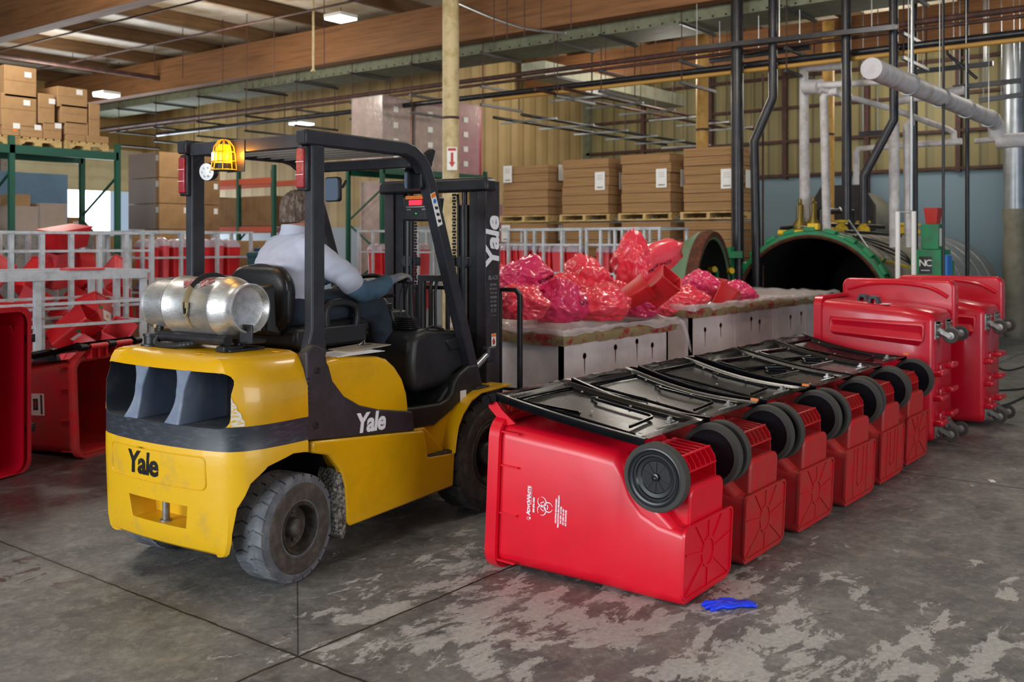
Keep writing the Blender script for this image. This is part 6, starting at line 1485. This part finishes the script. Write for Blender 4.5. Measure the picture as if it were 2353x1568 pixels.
# columns
def column(label, x, y, r, m_):
    root = thing('steel_column', label, 'column', (x, y, 0)); root['kind'] = 'structure'
    M().lathe([(r+.05, 0), (r+.05, .02), (r, .02), (r, CZ-.35)], (0, 0, 0), (0, 0, 1), 28, True).build('column_shaft', K[m_], root); M().lathe([(r+.004, 3.52), (r+.004, 3.56)], (0, 0, 0), (0, 0, 1), 28, False).build('steel_band', K['piper'], root)
    return root
cc = column('cream painted round column behind the forklift mast, with a red arrow sign', 11.28, 9.92, .125, 'column')
column('ochre round column behind the rightmost cardboard stack', 15.0, 7.64, .10, 'columny'); column('ochre round column left of the dark boiler', 17.0, 6.25, .10, 'columny')
p = hit(1041, 366, 0, 11.2); A_, B_, _d = basis((-.79, -.613, 0))
q = M(); q.T = frame3((p.x-.09, p.y-.06, p.z), (.613, -.79, 0), (0, 0, 1)); q.box(-.075, -.17, -.001, .075, .17, .003)
o = q.build('fire_sign', K['labelw'], loc=(p.x-.09, p.y-.06, p.z-.17)); tag(o, 'small white sign with a red down arrow on the cream column', 'sign')
q = M(); q.T = Matrix.Translation((0, 0, .17)) @ frame3((0, 0, 0), (.613, -.79, 0), (0, 0, 1)); q.add([(-.02, .09, .004), (.02, .09, .004), (.02, -.05, .004), (.05, -.05, .004), (0, -.13, .004), (-.05, -.05, .004), (-.02, -.05, .004)], [(0, 1, 2, 6), (5, 6, 2, 3), (5, 3, 4)]); q.box(-.06, .115, .003, .06, .155, .004); q.build('red_arrow', K['redv'], o, fix=False)
# roof lamps
for i, (px, py, z, lb_) in enumerate(((783, 46, 5.3, 'nearest bright lamp under the roof joists'), (245, 222, 4.6, 'bright hanging lamp right of the brown box pile'), (693, 287, 4.15, 'small bright lamp over the rear of the forklift roof'))):
    p = hit(px, py, 2, z); r_ = thing('roof_lamp', lb_, 'lamp', p, (0, 0, .0), 'bright hanging roof lamps')
    s = .68
    M().box(-.28*s, -.30*s, .03, .28*s, .30*s, .09).build('lamp_housing', K['labelw'], r_, bevel=.01); M().box(-.26*s, -.28*s, .0, .26*s, .28*s, .03).build('diffuser', K['lamp'], r_)
    M().tube([(0, 0, .09), (0, 0, CZ-.34-z)], .006, 6).build('cord', K['black'], r_)
# ---------------------------------------------------------------- driver
PB = Vector((.45, 0, .0))
pr_ = thing('person', 'person in a pale shirt and work gloves seated at the forklift controls, seen from behind', 'person', FM @ Vector((.45, 0, 1.235)), (0, 0, FH))
PT = Matrix.Translation((-.45, 0, -1.235))
def limb(m, pts, rs, n=16, k=5):
    P = spline([Vector(p) for p in pts], k); R = []
    for i in range(len(pts)-1):
        for j in range(k): t = j/k; R.append(rs[i]+(rs[i+1]-rs[i])*(3*t*t-2*t*t*t))
    R.append(rs[-1]); m.tube(P, R, n)
    m.sphere(P[0], R[0], n); m.sphere(P[-1], R[-1], n)
def torso(m, g=0.):
    sec = [(.44, 1.235, .13, .17), (.43, 1.30, .12, .17), (.42, 1.38, .115, .165), (.412, 1.46, .12, .175), (.415, 1.54, .13, .178), (.445, 1.61, .115, .178), (.47, 1.665, .09, .145), (.485, 1.70, .07, .10)]
    rings = [[(x+(rx+g)*math.cos(2*PI*j/28), (ry+g)*math.sin(2*PI*j/28), z) for j in range(28)] for x, z, rx, ry in sec]
    m.loft(rings)
RA = [(.46, -.175, 1.60), (.60, -.28, 1.47), (.70, -.30, 1.385)]; RA2 = [(.70, -.30, 1.385), (.84, -.295, 1.39), (.965, -.29, 1.435)]
LA = [(.50, .150, 1.60), (.61, .22, 1.47), (.72, .24, 1.42)]; LA2 = [(.72, .24, 1.42), (.80, .19, 1.43), (.90, .12, 1.455)]
RL = [(.42, -.10, 1.27), (.70, -.14, 1.30), (.97, -.17, 1.255)]; RL2 = [(.97, -.17, 1.255), (1.04, -.17, 1.02), (1.06, -.17, .80)]
LL = [(.42, .10, 1.27), (.70, .14, 1.30), (.97, .17, 1.255)]; LL2 = [(.97, .17, 1.255), (1.04, .17, 1.02), (1.06, .17, .80)]
b = M(); b.T = PT; torso(b, -.012)
b.sphere((.53, 0, 1.835), .1, 24, (1.0, .80, 1.08)); b.sphere((.56, 0, 1.785), .07, 20, (1, .82, .95)); limb(b, [(.49, 0, 1.67), (.51, 0, 1.74), (.525, 0, 1.79)], [.066, .058, .06])
b.sphere((.632, 0, 1.815), .016, 12, (1.1, .75, 1.5)); b.sphere((.615, 0, 1.765), .02, 12, (1, 1.5, .6)); b.sphere((.60, 0, 1.735), .026, 12, (1, 1.1, .9))
for s in (-1, 1):
    b.sphere((.52, s*.083, 1.815), .026, 14, (.75, .35, 1.15)); b.sphere((.618, s*.032, 1.85), .014, 10, (.7, 1.3, .5))
for A, B, r0, r1, r2 in ((RA, RA2, .050, .042, .030), (LA, LA2, .050, .042, .030)): limb(b, A, [r0, r0*.95, r1]); limb(b, B, [r1, r1*.9, r2])
for A, B in ((RL, RL2), (LL, LL2)): limb(b, A, [.088, .080, .058]); limb(b, B, [.056, .058, .042]); e = B[-1]; limb(b, [(e[0]-.02, e[1], .765), (e[0]+.10, e[1], .75), (e[0]+.18, e[1], .745)], [.036, .036, .026])
bo2 = b.build('body', K['skin'], pr_); remesh(bo2, .009, 3)
h = M(); h.T = PT
h.sphere((.512, 0, 1.845), .106, 28, (1.02, .86, 1.04)); h.sphere((.466, 0, 1.80), .072, 20, (.95, 1.0, 1.05))
ho = h.build('hair', K['hair'], pr_); remesh(ho, .008, 3)
# keep the hair off the face and neck
me = ho.data
for v in me.vertices:
    x, y, z = v.co.x+.45, v.co.y, v.co.z+1.235
    if x > .575 and z < 1.905: v.co.x = (.575-.45)+(x-.575)*.1-.03
    lim = 1.765+max(0, (x-.46))*.55
    if z < lim: v.co.z = lim-1.235+(z-lim)*.08; v.co.x += (.5-x)*.25; v.co.y *= .8
hm = ho.modifiers.new('d', 'DISPLACE'); tx = bpy.data.textures.new('hairnoise', 'CLOUDS'); tx.noise_scale = .012; hm.texture = tx; hm.strength = .006
sh = M(); sh.T = PT; torso(sh, .012)
for A, s in ((RA, -1), (LA, 1)):
    limb(sh, [(.465, s*.10, 1.635), A[0], A[1], Vector(A[1]).lerp(Vector(A[2]), .45)], [.074, .076, .070, .068])
so_ = sh.build('shirt', K['shirt'], pr_); remesh(so_, .011, 4)
for v in so_.data.vertices:       # soft folds
    p = v.co; n = v.normal; f = NZ.noise(Vector((p.x*7, p.y*5, p.z*13)))*.010+NZ.noise(Vector((p.x*3, p.y*3, p.z*26+p.y*18)))*.007; v.co = p+n*f
q = M(); q.T = PT
q.loft([[(.488+r*math.cos(2*PI*j/24)*1.05, r*math.sin(2*PI*j/24), z+.012*math.cos(2*PI*j/24)*-1) for j in range(24)] for z, r in ((1.685, .086), (1.72, .074), (1.745, .072), (1.742, .066), (1.72, .062))], cap=False)
q.build('collar', K['shirt'], so_)
for A, B, nm in ((RA, RA2, 'right'), (LA, LA2, 'left')):
    q = M(); q.T = PT; m0 = Vector(A[1]).lerp(Vector(A[2]), .2); limb(q, [m0, A[2], Vector(B[1]), Vector(B[0]).lerp(Vector(B[2]), .82)], [.058, .062, .058, .046])
    o = q.build('sleeve', K['sleeve'], pr_); remesh(o, .010, 3)
    for v in o.data.vertices: v.co += v.normal*(NZ.noise(Vector((v.co.x*26, v.co.y*12, v.co.z*18)))*.007)
q = M(); q.T = PT
for A, B in ((RL, RL2), (LL, LL2)): limb(q, A, [.108, .098, .076]); limb(q, B, [.076, .074, .066])
q.sphere((.42, 0, 1.265), .15, 20, (.9, 1.25, .6))
o = q.build('trousers', K['jeans'], pr_); remesh(o, .011, 4)
for v in o.data.vertices: v.co += v.normal*(NZ.noise(Vector((v.co.x*9, v.co.y*9, v.co.z*22)))*.008)
for B in (RL2, LL2):
    q = M(); q.T = PT; e = B[-1]; limb(q, [(e[0]-.03, e[1], .765), (e[0]+.10, e[1], .757), (e[0]+.19, e[1], .747)], [.046, .044, .035]); limb(q, [(e[0]-.005, e[1], .85), (e[0]-.01, e[1], .77)], [.052, .05])
    o = q.build('boot', K['boot'], pr_); remesh(o, .010, 3)
def glove(wr, pal, up, fingers, thumb):
    """wr wrist, pal palm centre, fingers: list of joint chains"""
    q = M(); q.T = PT; wr, pal = Vector(wr), Vector(pal); d = (pal-wr).normalized(); u = Vector(up).normalized(); s = d.cross(u).normalized(); u = s.cross(d)
    def el(c, a, b_, n=14): return [c+s*a*math.cos(2*PI*j/n)+u*b_*math.sin(2*PI*j/n) for j in range(n)]
    q.loft([el(wr-d*.07, .040, .040), el(wr-d*.03, .038, .034), el(wr, .032, .026), el(wr+d*.03, .038, .022), el(pal, .045, .021), el(pal+d*.04, .044, .017), el(pal+d*.05, .034, .010)])
    for k, chain in enumerate(fingers):
        base = pal+d*.035+s*(-.031+.0205*k); pts = [base-d*.02, base]+[base+d*c[0]+u*c[1]+s*c[2] for c in chain]; q.tube(spline(pts, 3), [.0115]*(len(spline(pts, 3))-1)+[.007], 10); q.sphere(pts[-1], .0095, 10)
    bt_ = wr+d*.025-s*thumb[3]*.032; pts = [bt_, bt_-s*thumb[3]*.022+d*.022+u*thumb[0], bt_-s*thumb[3]*.026+d*.052+u*thumb[1], bt_-s*thumb[3]*.016+d*.074+u*thumb[2]]; q.tube(spline(pts, 3), [.015]*4+[.0125]*(len(spline(pts, 3))-4), 10); q.sphere(pts[-1], .0115, 10)
    o = q.build('glove', K['glove'], pr_); remesh(o, .0048, 2)
    q = M(); q.T = PT; q.loft([el(wr-d*.072, .042, .042), el(wr-d*.055, .043, .043), el(wr-d*.05, .040, .04)], cap=False); q.build('glove_cuff', K['sleeve'], o)
# right hand reaching over the levers, left hand closed on the wheel
glove((.975, -.292, 1.44), (1.025, -.295, 1.452), (0, 0, 1), [[(.028, -.006, 0), (.045, -.025, 0), (.042, -.040, 0)], [(.032, -.006, 0), (.052, -.026, 0), (.048, -.044, 0)], [(.030, -.008, 0), (.048, -.028, 0), (.042, -.044, 0)], [(.024, -.010, 0), (.036, -.028, 0), (.030, -.040, 0)]], (-.006, -.016, -.024, 1))
glove((.905, .115, 1.462), (.945, .085, 1.472), (.1, 0, 1), [[(.026, -.010, 0), (.038, -.032, 0), (.020, -.046, 0)], [(.030, -.010, 0), (.042, -.034, 0), (.022, -.050, 0)], [(.028, -.012, 0), (.038, -.034, 0), (.020, -.048, 0)], [(.020, -.012, 0), (.028, -.032, 0), (.014, -.042, 0)]], (-.010, -.026, -.034, -1))
q = M(); q.T = PT
for s in (-1, 1): q.tube([(.50, s*.09, 1.845), (.56, s*.084, 1.852), (.625, s*.066, 1.85)], .0028, 6)
for s in (-1, 1): q.tube([(.636, s*.036+.024*math.cos(t), 1.845+.017*math.sin(t)) for t in [2*PI*i/14 for i in range(14)]], .002, 5, close=True)
q.tube([(.638, -.012, 1.85), (.638, .012, 1.85)], .002, 5); q.build('glasses', K['black'], pr_)
for s in (-1, 1): 
    q = M(); q.T = PT; q.sphere((.6155, s*.034, 1.845), .0105, 14); e = q.build('eye', K['labelw'], pr_)
    q = M(); q.T = PT; q.sphere((.6232, s*.034, 1.845), .0045, 10); q.build('iris', K['sooty'], e)
# ---------------------------------------------------------------- small things
K['clipb'] = mat('pale_clipboard', '#a9a294', .6, col2='#8a8376', scale=9)
q = M()
for i in range(4): q.T = Matrix.Rotation(.05*i, 4, 'Z'); q.box(-.17+.02*i, -.09, .004*i, .19-.03*i, .06, .004*i+.003)
q.T = Matrix.Identity(4); o = q.build('paper_sheets', K['paper'], loc=None); P_ = FM @ Vector((.44, -.455, 1.068)); o.location = P_; o.rotation_euler = (0, 0, FH); tag(o, 'loose paper sheets lying on the yellow hood beside the seat', 'papers')
q = M().box(-.16, -.10, 0, .16, .08, .006); o = q.build('clipboard', K['clipb'], bevel=.002); o.location = FM @ Vector((.56, -.42, 1.086)); o.rotation_euler = (0, -.02, FH+.1); tag(o, 'brown clipboard with a metal clip lying over the paper sheets', 'clipboard')
q = M().box(.02, -.03, .006, .09, .03, .012); q.tube([(.03, -.02, .012), (.05, 0, .035), (.03, .02, .012)], .003, 6); q.build('metal_clip', K['chrome'], o)
# dropped blue glove: cuff, palm and five limp fingers
g_ = G(1688, 1394); q = M()
cuff = [[(-.045-.0, y, z) for y, z in ((-.030, .004), (-.012, .012), (.012, .014), (.034, .006), (.036, .001), (-.03, .001))]]
X_ = [(-.085, .030, .012), (-.06, .034, .02), (-.03, .031, .017), (.0, .036, .020), (.03, .040, .022), (.055, .034, .016)]
q.loft([[(x, w*math.cos(2*PI*j/16)+.006*math.sin(x*60), max(.0015, h*.5+h*.6*math.sin(2*PI*j/16)+.003*math.sin(j*3+x*90))) for j in range(16)] for x, w, h in X_])
for k, (y, ln, bend, z) in enumerate(((-.026, .055, -.02, .008), (-.009, .075, -.008, .012), (.009, .07, .012, .009), (.024, .055, .022, .008))):
    q.tube(spline([(.035, y*.8, .010), (.06, y, z+.004), (.06+ln*.5, y+bend*.4, z), (.06+ln, y+bend, .007)], 4), [.012]*3+[.0105]*6+[.0095]*3+[.006], 10)
q.tube(spline([(-.01, -.03, .01), (.015, -.05, .01), (.045, -.062, .008)], 4), [.012]*4+[.010]*4+[.007], 10)
o = q.build('rubber_glove', K['bluenitrile']); remesh(o, .0035, 2); o.location = (g_.x, g_.y, 0); o.rotation_euler = (0, 0, YAW-PI/2+PI+.12); o.scale = (1.12, 1.1, 1.1); tag(o, 'crumpled blue rubber glove dropped on the concrete in front of the bins', 'glove')
q = M().box(-.012, -.006, 0, .012, .006, .002); o = q.build('paper_scrap', K['paper']); p = G(1735, 1391); o.location = p; tag(o, 'tiny white scrap on the floor beside the blue glove', 'scrap')
q = M().box(-.03, -.015, 0, .03, .02, .004); o = q.build('paper_scrap', K['paper']); p = G(2280, 1106); o.location = p; o.rotation_euler = (0, 0, .5); tag(o, 'small white scrap on the open floor at the right', 'scrap')
# black cables on the floor at the right
for k, (pts, lb_) in enumerate((([(2250, 800), (2300, 850), (2353, 845)], 'black cable on the floor behind the furthest cart'), ([(2285, 900), (2330, 898), (2353, 895)], 'second black cable leaving the frame at the right'), ([(2240, 925), (2300, 935), (2353, 915)], 'black cable curving by the casters of the furthest cart'))):
    q = M().tube(spline([G(a, b, .0)+Vector((0, 0, .012)) for a, b in pts], 8), .010, 8); o = q.build('floor_cable', K['hose'], loc=G(*pts[0])); tag(o, lb_, 'cable')
